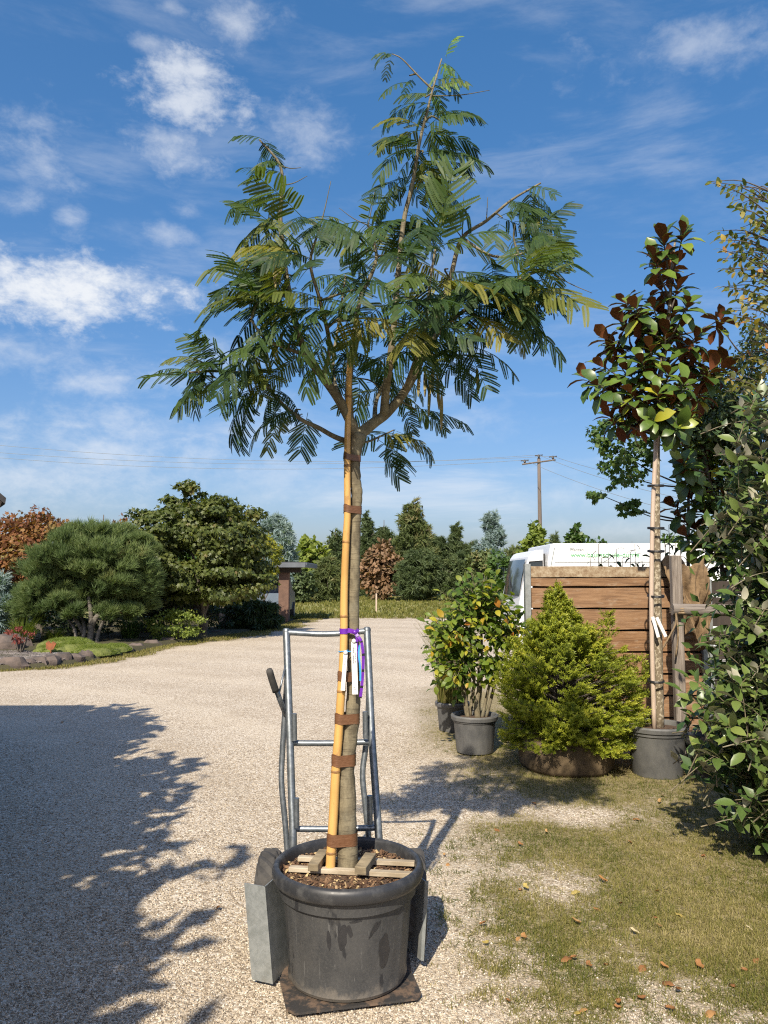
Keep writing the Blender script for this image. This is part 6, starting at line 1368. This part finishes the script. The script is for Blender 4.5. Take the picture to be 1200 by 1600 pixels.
    def label_tag(p0, p1, w, lab, nlines):
        Y = BY - .03; root = empty('plant_tag', at(*p0, Y), lab, 'tag'); a = at(*p0, Y); b = at(*p1, Y - .008); pts = [a.lerp(b, i / 6) + Vector((0, -.004 * math.sin(i), 0)) for i in range(7)]; band(pts, w, 'tag_white', 'sheet', root)
        k = MB(); k.lathe([(.001, -.01), (.008, -.006), (.0095, 0), (.006, .006), (.001, .009)], a + Vector((0, 0, .004)), 10); k.build('knot', 'tag_white', root, True)
        d = (b - a); s = d.normalized().cross(Vector((0, -1, 0))).normalized(); pr = MB()
        for i in range(nlines):
            o = (i - (nlines - 1) / 2) * w * .30; u0, u1 = .08, .38 + .08 * (i % 2); p, q = a + d * u0 + s * o - Vector((0, .0085, 0)), a + d * u1 + s * o - Vector((0, .0085, 0)); n = 9
            for j in range(n):
                if (j * 7 + i * 3) % 5 == 4: continue
                c0, c1 = p.lerp(q, j / n), p.lerp(q, (j + .72) / n); e = s * w * .06; pr.add([c0 - e, c0 + e, c1 + e, c1 - e], [(0, 1, 2, 3)])
        c = a + d * .86 + s * w * .15 - Vector((0, .0095, 0)); e = s * w * .10; f = d.normalized() * w * .14
        if nlines > 1: pr.add([c - e - f, c + e - f, c + e + f, c - e + f], [(0, 1, 2, 3)])
        pr.build('print', 'tag_print', root)
    label_tag((540, 1021), (535.5, 1079), .0165, 'left curled white paper tag hanging from the bamboo stake', 1); label_tag((553, 1003), (555, 1085), .0225, 'right broader white paper tag hanging before the mimosa trunk', 2)
bamboo()

# ------------------------------------------------------------------ fallen leaves
def fallen():
    def crumple(t, sd):
        r = np.random.default_rng(sd); v = t[0].copy(); v += r.normal(size=v.shape) * (.05, .04, .07); v[:, 2] += .5 * (v[:, 1] - .5) ** 2 * r.uniform(-.6, 1.4); return v, t[1], t[2]
    T = crumple(tpl_leaf(.55, .18, -.4), 1); T2 = crumple(tpl_leaf(.6, -.12, .4), 2); a_ = [mesh_np('fallen_leaf', *q[:2], m) for m in ('dead_leaf', 'yellow_leaf', 'pale_leaf') for q in (T, T2)]
    spots = [(818, 1325, 0), (695, 1340, 0), (988, 1320, 0), (1038, 1246, 0), (1030, 1258, 0), (1000, 1283, 0), (838, 1259, 0), (772, 1298, 0), (826, 1396, 1), (907, 1398, 1), (810, 1395, 0), (972, 1417, 0), (927, 1423, 0), (908, 1448, 0), (1035, 1453, 0), (1028, 1438, 0), (1055, 1430, 1), (1166, 1448, 2), (812, 1468, 0), (823, 1473, 0), (764, 1476, 1), (1000, 1465, 2), (925, 1518, 0), (894, 1502, 0), (945, 1512, 0), (1046, 1519, 0), (1010, 1513, 0), (1100, 1520, 0), (1185, 1500, 0), (1060, 1550, 0), (1157, 1517, 0), (1150, 1547, 0), (964, 1568, 0), (1010, 1564, 0), (918, 1583, 0), (908, 1589, 1), (1038, 1580, 0), (1120, 1587, 0), (1055, 1545, 0), (890, 1502, 0), (972, 1582, 0), (790, 1568, 0), (312, 1352, 2), (118, 1164, 0), (95, 1130, 0), (270, 1155, 0), (340, 1421, 0), (1030, 1395, 0), (855, 1305, 0), (748, 1450, 0), (950, 1383, 0), (1100, 1340, 0), (700, 1350, 0)]
    for px, py, k in spots:
        g = ground_at(px, py); o = bpy.data.objects.new('fallen_leaf', a_[k * 2 + random.randint(0, 1)]); C.objects.link(o); s = random.uniform(.028, .054); o.location = (g.x, g.y, zg(g.x, g.y) + .010 + (.004 if px > 700 else 0)); o.scale = (s, s, s); o.rotation_euler = (random.uniform(-.3, .3), random.uniform(-.4, .4), random.random() * 6.28)
        side = 'grass on the right' if px > 640 else 'gravel on the left'
        tag(o, ['dry orange brown leaf', 'yellow fallen leaf', 'pale straw coloured leaf'][k] + ' lying on the ' + side, 'fallen leaf', ['orange brown', 'yellow', 'pale'][k] + ' leaves fallen on the ' + side)
fallen()
